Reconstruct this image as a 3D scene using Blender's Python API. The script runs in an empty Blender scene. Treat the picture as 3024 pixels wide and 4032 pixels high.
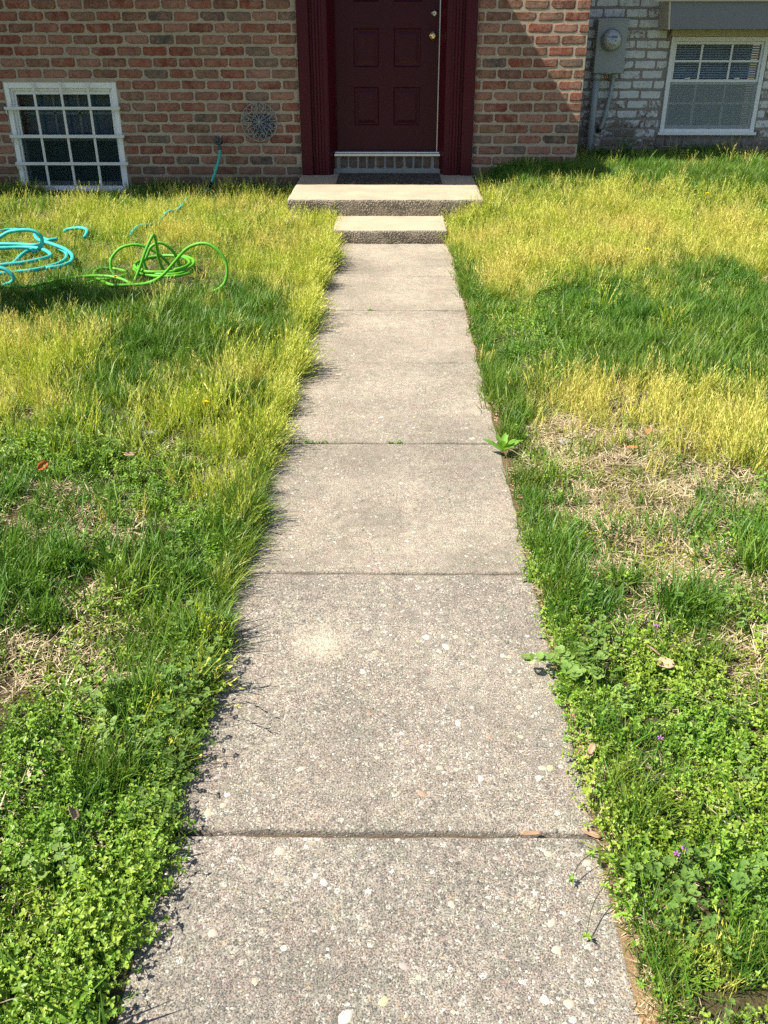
import bpy, bmesh, math, random
import numpy as np
from mathutils import Vector, Matrix, Euler

random.seed(11)
RNG = np.random.default_rng(11)
S = bpy.context.scene
COL = S.collection
R = math.radians
PI = math.pi

# ------------------------------------------------------------------ camera, sky, sun, exposure
cam_d = bpy.data.cameras.new('camera')
cam_d.sensor_fit = 'VERTICAL'
cam_d.sensor_height = 36.0
cam_d.lens = 31.74
cam_d.clip_start = 0.05
cam_d.clip_end = 400
cam = bpy.data.objects.new('camera', cam_d)
cam.location = (0, 0, 1.45)
cam.rotation_euler = (R(90 - 28.437), 0, R(0.581))
COL.objects.link(cam)
S.camera = cam

SUN_EL, SUN_OFF = 53.0, 14.0          # height of the sun; how far its light turns towards the house wall
world = bpy.data.worlds.new('World')
S.world = world
world.use_nodes = True
wn = world.node_tree.nodes
sky = wn.new('ShaderNodeTexSky')
sky.sky_type = 'NISHITA'
sky.sun_disc = False
sky.sun_elevation = R(SUN_EL)
sky.sun_rotation = R(270 - SUN_OFF)   # sun stands at -X, a little to the viewer's side
sky.air_density = 1.0
sky.dust_density = 1.0
world.node_tree.links.new(sky.outputs[0], wn['Background'].inputs[0])
wn['Background'].inputs[1].default_value = 0.075

sun_d = bpy.data.lights.new('sun', 'SUN')
sun_d.energy = 5.0
sun_d.angle = R(0.5)
sun_d.color = (1.0, 0.93, 0.80)
sun = bpy.data.objects.new('sun', sun_d)
ce = math.cos(R(SUN_EL))
sdir = Vector((ce * math.cos(R(SUN_OFF)), ce * math.sin(R(SUN_OFF)), -math.sin(R(SUN_EL))))
sun.rotation_euler = sdir.to_track_quat('-Z', 'Y').to_euler()
sun.location = (-6, -2, 9)
COL.objects.link(sun)

S.view_settings.view_transform = 'Standard'
S.view_settings.look = 'None'
S.view_settings.gamma = 1.0
S.view_settings.use_curve_mapping = False
S.view_settings.exposure = 1.05
S.cycles.use_denoising = False
S.cycles.max_bounces = 6
S.cycles.diffuse_bounces = 3
S.cycles.glossy_bounces = 3
S.cycles.transmission_bounces = 4
S.cycles.transparent_max_bounces = 8
S.cycles.caustics_reflective = False
S.cycles.caustics_refractive = False

# ------------------------------------------------------------------ helpers: objects
def tag(o, label=None, cat=None, group=None, kind=None):
    if label: o['label'] = label
    if cat: o['category'] = cat
    if group: o['group'] = group
    if kind: o['kind'] = kind
    return o

def link(o, parent=None):
    COL.objects.link(o)
    if parent is not None: o.parent = parent
    return o

def empty(name, loc=(0, 0, 0), parent=None):
    o = bpy.data.objects.new(name, None)
    o.location = loc
    o.empty_display_size = 0.1
    return link(o, parent)

class MB:
    """collects shapes, then links them as one mesh object"""
    def __init__(s): s.v, s.f, s.sm = [], [], []
    def add(s, vs, fs, smooth=False):
        n = len(s.v)
        s.v += [tuple(v) for v in vs]
        s.f += [tuple(i + n for i in f) for f in fs]
        s.sm += [smooth] * len(fs)
    def box(s, x0, x1, y0, y1, z0, z1, b=0.0):
        if b <= 0:
            v = [(x0,y0,z0),(x1,y0,z0),(x1,y1,z0),(x0,y1,z0),(x0,y0,z1),(x1,y0,z1),(x1,y1,z1),(x0,y1,z1)]
            s.add(v, [(3,2,1,0),(4,5,6,7),(0,1,5,4),(1,2,6,5),(2,3,7,6),(3,0,4,7)])
        else:
            bm = bmesh.new()
            bmesh.ops.create_cube(bm, size=1)
            for v in bm.verts:
                v.co = ((x0+x1)/2 + v.co.x*(x1-x0), (y0+y1)/2 + v.co.y*(y1-y0), (z0+z1)/2 + v.co.z*(z1-z0))
            bmesh.ops.bevel(bm, geom=bm.edges[:], offset=b, segments=2, affect='EDGES', profile=0.5)
            bm.verts.index_update()
            s.add([v.co for v in bm.verts], [[v.index for v in f.verts] for f in bm.faces])
            bm.free()
    def tube(s, pts, r, sides=8, smooth=4, closed=False, cap=True):
        P = [Vector(p) for p in pts]
        if smooth > 1: P = catmull(P, smooth, closed)
        n = len(P)
        rr = r if callable(r) else (lambda t: r)
        up = None
        vs = []
        for i, p in enumerate(P):
            if closed: t = P[(i+1) % n] - P[i-1]
            else: t = P[min(i+1, n-1)] - P[max(i-1, 0)]
            if t.length < 1e-9: t = Vector((0, 0, 1))
            t.normalize()
            if up is None:
                up = Vector((0, 0, 1)) if abs(t.z) < 0.9 else Vector((1, 0, 0))
            up = (up - t * up.dot(t))
            if up.length < 1e-6: up = t.orthogonal()
            up.normalize()
            w = t.cross(up)
            rad = rr(i / max(1, n-1))
            for k in range(sides):
                a = 2*PI*k/sides
                vs.append(p + (up*math.cos(a) + w*math.sin(a)) * rad)
        fs = []
        for i in range(n if closed else n-1):
            j = (i+1) % n
            for k in range(sides):
                l = (k+1) % sides
                fs.append((i*sides+k, i*sides+l, j*sides+l, j*sides+k))
        if cap and not closed:
            fs.append(tuple(range(sides))[::-1]); fs.append(tuple((n-1)*sides+k for k in range(sides)))
        s.add(vs, fs, True)
    def lathe(s, prof, c, axis='Y', seg=24):
        """prof: (radius, height) pairs; height runs along -Y (out of the wall) or +Z"""
        vs, fs = [], []
        for r, h in prof:
            for k in range(seg):
                a = 2*PI*k/seg
                if axis == 'Y': vs.append((c[0]+r*math.cos(a), c[1]-h, c[2]+r*math.sin(a)))
                else: vs.append((c[0]+r*math.cos(a), c[1]+r*math.sin(a), c[2]+h))
        for i in range(len(prof)-1):
            for k in range(seg):
                l = (k+1) % seg
                fs.append((i*seg+k, i*seg+l, (i+1)*seg+l, (i+1)*seg+k))
        fs.append(tuple((len(prof)-1)*seg+k for k in range(seg)))
        s.add(vs, fs, True)
    def extrude_xy(s, prof, z0, z1, smooth=False):
        """closed profile of (x, y) points raised from z0 to z1"""
        n = len(prof)
        vs = [(x, y, z0) for x, y in prof] + [(x, y, z1) for x, y in prof]
        fs = [(i, (i+1) % n, n+(i+1) % n, n+i) for i in range(n)]
        fs += [tuple(range(n))[::-1], tuple(range(n, 2*n))]
        s.add(vs, fs, smooth)
    def mesh(s, name):
        me = bpy.data.meshes.new(name)
        me.from_pydata(s.v, [], s.f)
        me.polygons.foreach_set('use_smooth', s.sm)
        me.update()
        return me
    def build(s, name, mat, parent=None, recalc=True):
        me = s.mesh(name)
        if recalc:
            bm = bmesh.new(); bm.from_mesh(me)
            bmesh.ops.recalc_face_normals(bm, faces=bm.faces[:])
            bm.to_mesh(me); bm.free()
        me.materials.append(mat)
        return link(bpy.data.objects.new(name, me), parent)

def catmull(P, k, closed=False):
    out, n = [], len(P)
    rng = n if closed else n-1
    for i in range(rng):
        if closed: a, b, c, d = P[i-1], P[i], P[(i+1) % n], P[(i+2) % n]
        else: a, b, c, d = P[max(i-1, 0)], P[i], P[i+1], P[min(i+2, n-1)]
        for j in range(k):
            t = j / k
            out.append(0.5*((2*b) + (c-a)*t + (2*a-5*b+4*c-d)*t*t + (3*b-a-3*c+d)*t**3))
    if not closed: out.append(P[-1])
    return out

# ------------------------------------------------------------------ helpers: materials
class NT:
    def __init__(s, name):
        s.m = bpy.data.materials.new(name); s.m.use_nodes = True
        s.t = s.m.node_tree; s.n = s.t.nodes; s.b = s.n['Principled BSDF']; s.out = s.n['Material Output']
        s.b.inputs['Specular IOR Level'].default_value = 0.3
    def N(s, ty, **kw):
        n = s.n.new(ty)
        for k, v in kw.items(): setattr(n, k, v)
        return n
    def L(s, a, b): s.t.links.new(a, b)
    def put(s, sock, v):
        if isinstance(v, bpy.types.NodeSocket): s.L(v, sock)
        else: sock.default_value = v
    def pos(s): return s.N('ShaderNodeNewGeometry').outputs['Position']
    def objco(s): return s.N('ShaderNodeTexCoord').outputs['Object']
    def rnd(s): return s.N('ShaderNodeObjectInfo').outputs['Random']
    def noise(s, co, scale, detail=3, rough=0.55, out='Fac', dist=0):
        n = s.N('ShaderNodeTexNoise'); s.L(co, n.inputs['Vector'])
        n.inputs['Scale'].default_value = scale; n.inputs['Detail'].default_value = detail
        n.inputs['Roughness'].default_value = rough; n.inputs['Distortion'].default_value = dist
        return n.outputs[out]
    def voro(s, co, scale, feature='F1', rand=1.0):
        n = s.N('ShaderNodeTexVoronoi', feature=feature); s.L(co, n.inputs['Vector'])
        n.inputs['Scale'].default_value = scale; n.inputs['Randomness'].default_value = rand
        return n
    def ramp(s, fac, stops, interp='LINEAR'):
        n = s.N('ShaderNodeValToRGB'); n.color_ramp.interpolation = interp
        e = n.color_ramp.elements
        while len(e) < len(stops): e.new(0.5)
        for i, (p, c) in enumerate(stops):
            e[i].position = p
            e[i].color = (c, c, c, 1) if isinstance(c, (int, float)) else (*c, 1)
        s.put(n.inputs[0], fac); return n.outputs[0]
    def mix(s, fac, a, b, mode='MIX'):
        n = s.N('ShaderNodeMix', data_type='RGBA', blend_type=mode, clamp_factor=True)
        for sock, v in ((n.inputs[0], fac), (n.inputs[6], a), (n.inputs[7], b)):
            if isinstance(v, tuple) and len(v) == 3: v = (*v, 1)
            s.put(sock, v)
        return n.outputs[2]
    def math(s, op, a, b=0.0, c=0.0):
        n = s.N('ShaderNodeMath', operation=op)
        s.put(n.inputs[0], a); s.put(n.inputs[1], b); s.put(n.inputs[2], c)
        return n.outputs[0]
    def vmath(s, op, a, b):
        n = s.N('ShaderNodeVectorMath', operation=op)
        s.put(n.inputs[0], a); s.put(n.inputs[1], b)
        return n.outputs[0]
    def scaleco(s, co, v):
        return s.vmath('MULTIPLY', co, v)
    def bump(s, h, strength=0.5, dist=0.01, prev=None):
        n = s.N('ShaderNodeBump'); n.inputs['Strength'].default_value = strength
        n.inputs['Distance'].default_value = dist; s.L(h, n.inputs['Height'])
        if prev is not None: s.L(prev, n.inputs['Normal'])
        return n.outputs[0]
    def done(s, col=None, rough=None, nrm=None, spec=None, metal=None):
        if col is not None:
            if isinstance(col, tuple) and len(col) == 3: col = (*col, 1)
            s.put(s.b.inputs['Base Color'], col)
        if rough is not None: s.put(s.b.inputs['Roughness'], rough)
        if nrm is not None: s.L(nrm, s.b.inputs['Normal'])
        if spec is not None: s.b.inputs['Specular IOR Level'].default_value = spec
        if metal is not None: s.b.inputs['Metallic'].default_value = metal
        return s.m
    def sep(s, v):
        n = s.N('ShaderNodeSeparateXYZ'); s.L(v, n.inputs[0]); return n.outputs

def ob_random_co(m):
    """object coordinates shifted by the object's own random number"""
    r = m.math('MULTIPLY', m.rnd(), 71.0)
    return m.vmath('ADD', m.objco(), r)

def plain(name, col, rough=0.6, spec=0.3, metal=0.0, var=0.12, scale=18, bump=0.0):
    m = NT(name); p = m.pos()
    f = m.noise(p, scale, 4)
    c0 = tuple(max(0, c*(1-var)) for c in col); c1 = tuple(min(1, c*(1+var)) for c in col)
    c = m.mix(f, c0, c1)
    nr = m.bump(m.noise(p, scale*8, 3), 0.3, bump) if bump > 0 else None
    return m.done(c, rough, nr, spec, metal)

# ---- concrete of the path
def mat_path():
    m = NT('path_concrete'); p = m.pos()
    info = m.N('ShaderNodeObjectInfo')
    tint = info.outputs['Color']; wear = info.outputs['Alpha']
    big = m.noise(p, 3.2, 4, 0.6)
    base = m.mix(m.ramp(big, [(0.3, 0.0), (0.7, 1.0)]), m.mix(0.74, (0, 0, 0), tint), m.mix(0.12, tint, (0.72, 0.66, 0.55)))
    mid = m.noise(p, 24, 4, 0.65)
    base = m.mix(m.ramp(mid, [(0.35, 0.6), (0.60, 0.0)]), base, m.mix(0.42, base, (0.06, 0.055, 0.045)))
    hue = m.noise(p, 9, 2)
    base = m.mix(m.ramp(hue, [(0.45, 0.0), (0.7, 0.45)]), base, m.mix(0.5, base, (0.42, 0.26, 0.23)))
    hue2 = m.noise(m.vmath('ADD', p, (9.1, 2.3, 0)), 13, 3)
    base = m.mix(m.math('MULTIPLY', m.ramp(hue2, [(0.5, 0.0), (0.68, 0.5)]), wear), base, m.mix(0.5, base, (0.30, 0.33, 0.22)))
    # sand grains and stones laid bare
    palette = [(0.0, (0.60, 0.56, 0.48)), (0.18, (0.42, 0.34, 0.25)), (0.34, (0.70, 0.67, 0.60)), (0.46, (0.34, 0.26, 0.235)),
               (0.60, (0.20, 0.185, 0.17)), (0.74, (0.50, 0.45, 0.36)), (0.86, (0.13, 0.125, 0.115)), (0.93, (0.40, 0.30, 0.26))]
    hs = []
    for sc, lo, cut, k in ((380, 0.62, 0.44, 0.8), (170, 0.55, 0.52, 0.8), (88, 0.45, 0.80, 0.85)):
        w = m.vmath('ADD', p, m.scaleco(m.noise(p, sc*0.6, 2, out='Color'), (0.35/sc,)*3))
        v = m.voro(w, sc)
        cs = m.N('ShaderNodeSeparateColor'); m.L(v.outputs['Color'], cs.inputs[0])
        col = m.ramp(cs.outputs[0], palette, 'CONSTANT')
        inside = m.math('LESS_THAN', v.outputs['Distance'], m.math('MULTIPLY', cs.outputs[2], lo + 0.25))
        show = m.math('GREATER_THAN', cs.outputs[1], m.math('SUBTRACT', cut + 0.36, m.math('MULTIPLY', wear, 0.38)))
        fac = m.math('MULTIPLY', m.math('MULTIPLY', inside, show), k)
        base = m.mix(fac, base, col)
        hs.append(m.math('MULTIPLY', m.math('SUBTRACT', 0.6, v.outputs['Distance']), m.math('ADD', fac, 0.15)))
    pits = m.noise(p, 300, 3, 0.75)
    pf = m.ramp(pits, [(0.36, 1.0), (0.47, 0.0)])
    base = m.mix(m.math('MULTIPLY', pf, m.math('ADD', m.math('MULTIPLY', wear, 0.62), 0.02)), base, (0.075, 0.07, 0.062))
    mot = m.noise(m.vmath('ADD', p, (1.3, 4.4, 0)), 30, 4, 0.7)
    base = m.mix(m.math('MULTIPLY', m.ramp(mot, [(0.50, 0.0), (0.63, 0.75)]), wear), base, m.mix(0.5, base, (0.12, 0.115, 0.10)))
    base = m.mix(m.math('MULTIPLY', m.ramp(mot, [(0.34, 0.6), (0.45, 0.0)]), wear), base, m.mix(0.5, base, (0.62, 0.56, 0.47)))
    stain = m.noise(m.vmath('ADD', p, (3.1, 7.7, 0)), 1.7, 5, 0.62)
    base = m.mix(m.ramp(stain, [(0.42, 0.0), (0.62, 0.6)]), base, m.mix(0.5, base, (0.11, 0.107, 0.095)))
    # pale scoured patch on one slab, dark damp streak beside it
    d = m.vmath('SUBTRACT', p, (-0.188, 1.946, 0.0))
    ln = m.N('ShaderNodeVectorMath', operation='LENGTH'); m.L(d, ln.inputs[0])
    dd = m.math('ADD', ln.outputs['Value'], m.math('MULTIPLY', m.math('SUBTRACT', m.noise(p, 30, 3), 0.5), 0.07))
    base = m.mix(m.ramp(dd, [(0.02, 0.5), (0.10, 0.0)]), base, (0.66, 0.57, 0.44))
    h = m.math('ADD', m.math('MULTIPLY', hs[1], 1.0), m.math('ADD', m.math('MULTIPLY', hs[0], 0.5), m.math('MULTIPLY', hs[2], 0.6)))
    h = m.math('SUBTRACT', h, m.math('MULTIPLY', pf, 0.6))
    nr = m.bump(h, 0.9, 0.0035)
    return m.done(base, 0.92, nr, 0.15)

def mat_step():
    """smooth trowelled tops, coarse washed-out aggregate on the risers"""
    m = NT('step_concrete'); p = m.pos()
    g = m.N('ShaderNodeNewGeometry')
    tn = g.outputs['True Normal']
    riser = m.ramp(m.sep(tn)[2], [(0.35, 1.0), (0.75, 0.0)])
    a = m.noise(p, 5, 4, 0.6); f = m.noise(p, 110, 3, 0.7)
    top = m.mix(a, (0.36, 0.305, 0.22), (0.49, 0.42, 0.305))
    top = m.mix(m.ramp(f, [(0.3, 0.5), (0.5, 0.0)]), top, (0.30, 0.26, 0.20))
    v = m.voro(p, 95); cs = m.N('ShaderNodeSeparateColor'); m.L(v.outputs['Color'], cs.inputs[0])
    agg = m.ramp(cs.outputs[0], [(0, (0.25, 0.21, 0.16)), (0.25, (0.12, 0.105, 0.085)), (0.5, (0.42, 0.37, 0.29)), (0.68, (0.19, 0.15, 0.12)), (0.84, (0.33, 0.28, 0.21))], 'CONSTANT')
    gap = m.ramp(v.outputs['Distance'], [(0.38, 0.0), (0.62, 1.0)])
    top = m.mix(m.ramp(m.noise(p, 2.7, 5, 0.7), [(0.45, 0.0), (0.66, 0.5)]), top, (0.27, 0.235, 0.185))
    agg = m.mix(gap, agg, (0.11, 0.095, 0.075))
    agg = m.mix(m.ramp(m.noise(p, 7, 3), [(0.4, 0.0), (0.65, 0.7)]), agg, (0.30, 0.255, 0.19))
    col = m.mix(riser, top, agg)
    h = m.math('ADD', m.math('MULTIPLY', m.math('MULTIPLY', m.math('SUBTRACT', 0.7, v.outputs['Distance']), riser), 1.6), m.math('MULTIPLY', f, 0.35))
    return m.done(col, 0.93, m.bump(h, 0.9, 0.006), 0.15)

def mat_brick(name, stops, dust, dirt_z):
    m = NT(name); co = ob_random_co(m); p = m.pos()
    base = m.ramp(m.rnd(), stops, 'CONSTANT')
    n1 = m.noise(co, 13, 4, 0.62); n2 = m.noise(co, 46, 4, 0.7); n3 = m.noise(co, 5.5, 2)
    base = m.mix(m.ramp(n1, [(0.38, 0.0), (0.66, 0.75)]), base, dust)
    base = m.mix(m.ramp(n2, [(0.32, 0.85), (0.50, 0.0)]), base, m.mix(0.65, base, (0.03, 0.022, 0.018)))
    oc_ = m.objco(); ox, oz = m.math('ABSOLUTE', m.sep(oc_)[0]), m.math('ABSOLUTE', m.sep(oc_)[2])
    rim = m.math('MAXIMUM', m.math('SUBTRACT', ox, 0.066), m.math('SUBTRACT', oz, 0.0))
    rim = m.math('ADD', rim, m.math('MULTIPLY', m.math('SUBTRACT', n1, 0.5), 0.045))
    base = m.mix(m.ramp(rim, [(0.018, 0.0), (0.036, 0.55)]), base, m.mix(0.6, base, (0.07, 0.045, 0.034)))
    base = m.mix(m.ramp(n3, [(0.36, 0.45), (0.5, 0.0)]), base, m.mix(0.5, base, (0.075, 0.06, 0.05)))
    z = m.sep(p)[2]
    zz = m.math('ADD', z, m.math('MULTIPLY', m.math('SUBTRACT', m.noise(p, 6, 3), 0.5), 0.18))
    base = m.mix(m.ramp(zz, [(dirt_z, 0.7), (dirt_z+0.22, 0.0)]), base, (0.075, 0.064, 0.046))
    h = m.math('ADD', n2, m.math('MULTIPLY', n1, 1.5))
    return m.done(base, 0.9, m.bump(h, 0.55, 0.004), 0.12)

def mat_mortar(name, a, b, dirt_z):
    m = NT(name); p = m.pos()
    n = m.noise(p, 40, 4, 0.65); k = m.noise(p, 4, 3)
    c = m.mix(n, a, b); c = m.mix(m.ramp(k, [(0.4, 0.0), (0.7, 0.3)]), c, tuple(x*0.6 for x in a))
    zz = m.math('ADD', m.sep(p)[2], m.math('MULTIPLY', m.math('SUBTRACT', m.noise(p, 6, 3), 0.5), 0.18))
    c = m.mix(m.ramp(zz, [(dirt_z, 0.75), (dirt_z+0.2, 0.0)]), c, (0.08, 0.07, 0.05))
    return m.done(c, 0.95, m.bump(m.noise(p, 130, 3, 0.7), 0.6, 0.004), 0.1)

def mat_white_brick():
    m = NT('whitewashed_brick'); co = ob_random_co(m); p = m.pos()
    under = m.ramp(m.rnd(), [(0, (0.20, 0.155, 0.13)), (0.4, (0.16, 0.12, 0.10)), (0.7, (0.24, 0.19, 0.165))], 'CONSTANT')
    n1 = m.noise(co, 20, 5, 0.7); n2 = m.noise(co, 60, 3, 0.7)
    z = m.sep(p)[2]
    low = m.ramp(z, [(0.30, 0.34), (0.95, 0.0)])
    f = m.math('ADD', m.math('SUBTRACT', m.math('ADD', n1, m.math('MULTIPLY', m.math('SUBTRACT', m.rnd(), 0.5), 0.26)), low), m.math('MULTIPLY', m.math('SUBTRACT', n2, 0.5), 0.2))
    white = m.mix(m.noise(co, 9, 3), (0.58, 0.59, 0.58), (0.76, 0.77, 0.77))
    c = m.mix(m.ramp(f, [(0.25, 0.0), (0.42, 0.95)]), under, white)
    c = m.mix(m.ramp(n2, [(0.28, 0.6), (0.40, 0.0)]), c, (0.09, 0.075, 0.07))
    return m.done(c, 0.85, m.bump(m.math('ADD', n1, n2), 0.5, 0.003), 0.15)

def mat_ground():
    m = NT('soil_and_thatch'); p = m.pos()
    a = m.noise(p, 14, 5, 0.7); b = m.noise(p, 120, 4, 0.75); k = m.noise(p, 2.3, 3)
    stretch = m.noise(m.scaleco(p, (1, 3.2, 1)), 150, 3, 0.7)
    c = m.mix(a, (0.10, 0.07, 0.04), (0.24, 0.175, 0.105))
    c = m.mix(m.ramp(stretch, [(0.5, 0.0), (0.62, 0.7)]), c, (0.36, 0.28, 0.17))
    c = m.mix(m.ramp(k, [(0.42, 0.0), (0.6, 0.6)]), c, (0.06, 0.085, 0.025))
    c = m.mix(m.ramp(b, [(0.32, 0.7), (0.45, 0.0)]), c, (0.03, 0.022, 0.014))
    # sandy orange soil that spills along the right edge of the path
    x = m.sep(p)[0]; y = m.sep(p)[1]
    wob = m.math('MULTIPLY', m.math('SUBTRACT', m.noise(p, 11, 3), 0.5), 0.09)
    xd = m.math('ABSOLUTE', m.math('SUBTRACT', m.math('ADD', x, wob), 0.445))
    sandf = m.math('MULTIPLY', m.ramp(xd, [(0.012, 0.75), (0.05, 0.0)]), m.ramp(m.noise(p, 6, 2), [(0.4, 0.1), (0.6, 1.0)]))
    sandf = m.math('MULTIPLY', sandf, m.ramp(m.math('MULTIPLY', y, 0.1), [(0.22, 1.0), (0.38, 0.25)]))
    sand = m.mix(m.noise(p, 90, 5, 0.75), (0.24, 0.15, 0.075), (0.70, 0.49, 0.28))
    c = m.mix(sandf, c, sand)
    cd = m.vmath('MULTIPLY', m.vmath('SUBTRACT', p, (0.445, 0.95, 0.0)), (1.0, 0.28, 1.0))
    cl = m.N('ShaderNodeVectorMath', operation='LENGTH'); m.L(cd, cl.inputs[0])
    c = m.mix(m.ramp(m.math('ADD', cl.outputs['Value'], wob), [(0.035, 0.9), (0.07, 0.0)]), c, sand)
    h = m.math('ADD', m.math('ADD', m.math('MULTIPLY', b, 0.8), stretch), m.math('MULTIPLY', m.noise(p, 45, 4, 0.7), 1.5))
    return m.done(c, 0.95, m.bump(h, 1.0, 0.012), 0.1)

def mat_leaf(name, ramp_stops, tint_col, transl=0.33, rough=0.45, spec=0.35, noise_scale=1.6, tipcol=None):
    """blades and leaves: colour by clump, by place and by blade; lets some light through"""
    m = NT(name)
    at = m.N('ShaderNodeAttribute', attribute_name='tint', attribute_type='INSTANCER')
    bl = m.N('ShaderNodeAttribute', attribute_name='bl', attribute_type='GEOMETRY')
    oi = m.N('ShaderNodeObjectInfo')
    v = m.math('ADD', m.math('MULTIPLY', oi.outputs['Random'], 0.45), m.math('MULTIPLY', m.sep(bl.outputs['Vector'])[0], 0.55))
    c = m.ramp(v, ramp_stops)
    c = m.mix(at.outputs['Fac'], c, m.mix(m.sep(bl.outputs['Vector'])[0], tuple(x*0.8 for x in tint_col), tint_col))
    if tipcol: c = m.mix(m.ramp(m.sep(bl.outputs['Vector'])[1], [(0.6, 0.0), (1.0, 0.8)]), c, tipcol)
    tr = m.N('ShaderNodeBsdfTranslucent')
    m.L(m.mix(1.0, c, (1.5, 1.55, 0.7), 'MULTIPLY'), tr.inputs[0])
    m.done(c, rough, None, spec)
    mx = m.N('ShaderNodeMixShader'); mx.inputs[0].default_value = transl
    m.L(m.b.outputs[0], mx.inputs[1]); m.L(tr.outputs[0], mx.inputs[2]); m.L(mx.outputs[0], m.out.inputs[0])
    return m.m

def mat_glass(name, tintc=(0.75, 0.82, 0.85), refl=0.12):
    m = NT(name)
    t = m.N('ShaderNodeBsdfTransparent'); t.inputs[0].default_value = (*tintc, 1)
    g = m.N('ShaderNodeBsdfGlossy'); g.inputs['Roughness'].default_value = 0.02
    lw = m.N('ShaderNodeFresnel'); lw.inputs[0].default_value = 1.33
    f = m.math('ADD', lw.outputs[0], refl)
    mx = m.N('ShaderNodeMixShader')
    m.L(f, mx.inputs[0]); m.L(t.outputs[0], mx.inputs[1]); m.L(g.outputs[0], mx.inputs[2]); m.L(mx.outputs[0], m.out.inputs[0])
    return m.m

M = {}
M['path'] = mat_path()
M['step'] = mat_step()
RED = [(0.0, (0.255, 0.080, 0.052)), (0.14, (0.300, 0.125, 0.088)), (0.28, (0.185, 0.092, 0.060)), (0.40, (0.335, 0.165, 0.122)),
       (0.52, (0.205, 0.058, 0.040)), (0.63, (0.225, 0.130, 0.088)), (0.74, (0.300, 0.112, 0.080)), (0.83, (0.165, 0.072, 0.050)), (0.90, (0.150, 0.124, 0.094)), (0.955, (0.095, 0.083, 0.070))]
M['brick'] = mat_brick('old_red_brick', RED, (0.36, 0.215, 0.155), 0.16)
M['mortar'] = mat_mortar('buff_mortar', (0.335, 0.28, 0.21), (0.48, 0.405, 0.31), 0.12)
M['sill_brick'] = mat_brick('dark_sill_brick', [(0, (0.12, 0.085, 0.065)), (0.35, (0.09, 0.075, 0.062)), (0.7, (0.15, 0.095, 0.07))], (0.17, 0.14, 0.115), -1)
M['sill_mortar'] = mat_mortar('grey_mortar', (0.22, 0.215, 0.195), (0.34, 0.33, 0.30), -2)
M['wbrick'] = mat_white_brick()
M['wmortar'] = mat_mortar('grey_tan_mortar', (0.24, 0.215, 0.19), (0.33, 0.30, 0.27), 0.2)
M['wsill'] = mat_brick('grey_sill_brick', [(0, (0.17, 0.145, 0.125)), (0.4, (0.13, 0.11, 0.095)), (0.7, (0.20, 0.175, 0.155))], (0.30, 0.28, 0.26), -1)
M['ground'] = mat_ground()
M['maroon'] = plain('maroon_paint', (0.060, 0.0042, 0.0095), 0.45, 0.22, var=0.15, scale=9)
M['door'] = plain('dark_maroon_door_paint', (0.042, 0.0026, 0.0085), 0.42, 0.22, var=0.1, scale=6)
M['white'] = plain('white_vinyl', (0.78, 0.79, 0.79), 0.45, 0.4, var=0.04)
M['oldwhite'] = plain('weathered_white_paint', (0.66, 0.66, 0.62), 0.6, 0.3, var=0.12, scale=25)
M['brass'] = plain('polished_brass', (0.80, 0.62, 0.28), 0.14, 0.5, 1.0, var=0.05)
M['nickel'] = plain('worn_nickel', (0.62, 0.60, 0.52), 0.2, 0.5, 1.0, var=0.05)
M['alu'] = plain('brushed_aluminium', (0.55, 0.57, 0.58), 0.35, 0.5, 0.9, var=0.1)
M['greymetal'] = plain('grey_enamel', (0.33, 0.355, 0.35), 0.5, 0.4, var=0.1, scale=7)
M['conduit'] = plain('grey_conduit', (0.34, 0.38, 0.40), 0.5, 0.35, var=0.1)
M['fascia'] = plain('slate_grey_paint', (0.185, 0.195, 0.20), 0.65, 0.3, var=0.05, scale=30)
M['beige'] = plain('beige_trim', (0.50, 0.45, 0.34), 0.6, 0.3, var=0.06)
M['iron'] = plain('grey_painted_iron', (0.30, 0.315, 0.32), 0.55, 0.4, 0.3, var=0.15, scale=60)
M['navy'] = plain('dark_blue_cover', (0.025, 0.032, 0.045), 0.35, 0.4, var=0.2)
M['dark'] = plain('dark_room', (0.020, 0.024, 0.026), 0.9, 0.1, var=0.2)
M['reflection_sheet'] = plain('painted_reflection', (0.10, 0.16, 0.19), 0.9, 0.1, var=0.2, scale=6)  # blue pane reflection put into a sheet's colour
M['sash'] = plain('shadowed_inner_sash', (0.30, 0.33, 0.33), 0.6, 0.3)
M['blind'] = plain('grey_blind_slat', (0.66, 0.70, 0.67), 0.55, 0.3, var=0.06)
M['glass'] = mat_glass('window_glass', (0.80, 0.88, 0.92), 0.0)
M['black'] = plain('black_plastic', (0.012, 0.012, 0.013), 0.45, 0.4)
M['lcd'] = plain('dark_lcd', (0.045, 0.055, 0.05), 0.2, 0.5)
M['dial'] = plain('meter_face', (0.50, 0.51, 0.49), 0.5, 0.3, var=0.05)
M['ink'] = plain('label_ink', (0.03, 0.03, 0.03), 0.7, 0.1)
M['redwire'] = plain('red_wire', (0.35, 0.07, 0.03), 0.5)
M['teal'] = plain('teal_hose_rubber', (0.045, 0.43, 0.40), 0.55, 0.3, var=0.3, scale=22)
M['greenhose'] = plain('green_hose_rubber', (0.10, 0.36, 0.025), 0.5, 0.35, var=0.28, scale=22)
M['gun'] = plain('dark_tap_metal', (0.09, 0.10, 0.105), 0.4, 0.4, 0.5)
M['siding'] = plain('pale_siding', (0.55, 0.50, 0.42), 0.6, 0.3, var=0.04)
M['bed'] = plain('joint_dirt', (0.10, 0.075, 0.048), 0.95, 0.1, var=0.8, scale=35, bump=0.006)
M['stone'] = plain('pale_stone', (0.52, 0.44, 0.33), 0.9, 0.15, var=0.25, scale=40, bump=0.01)
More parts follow.
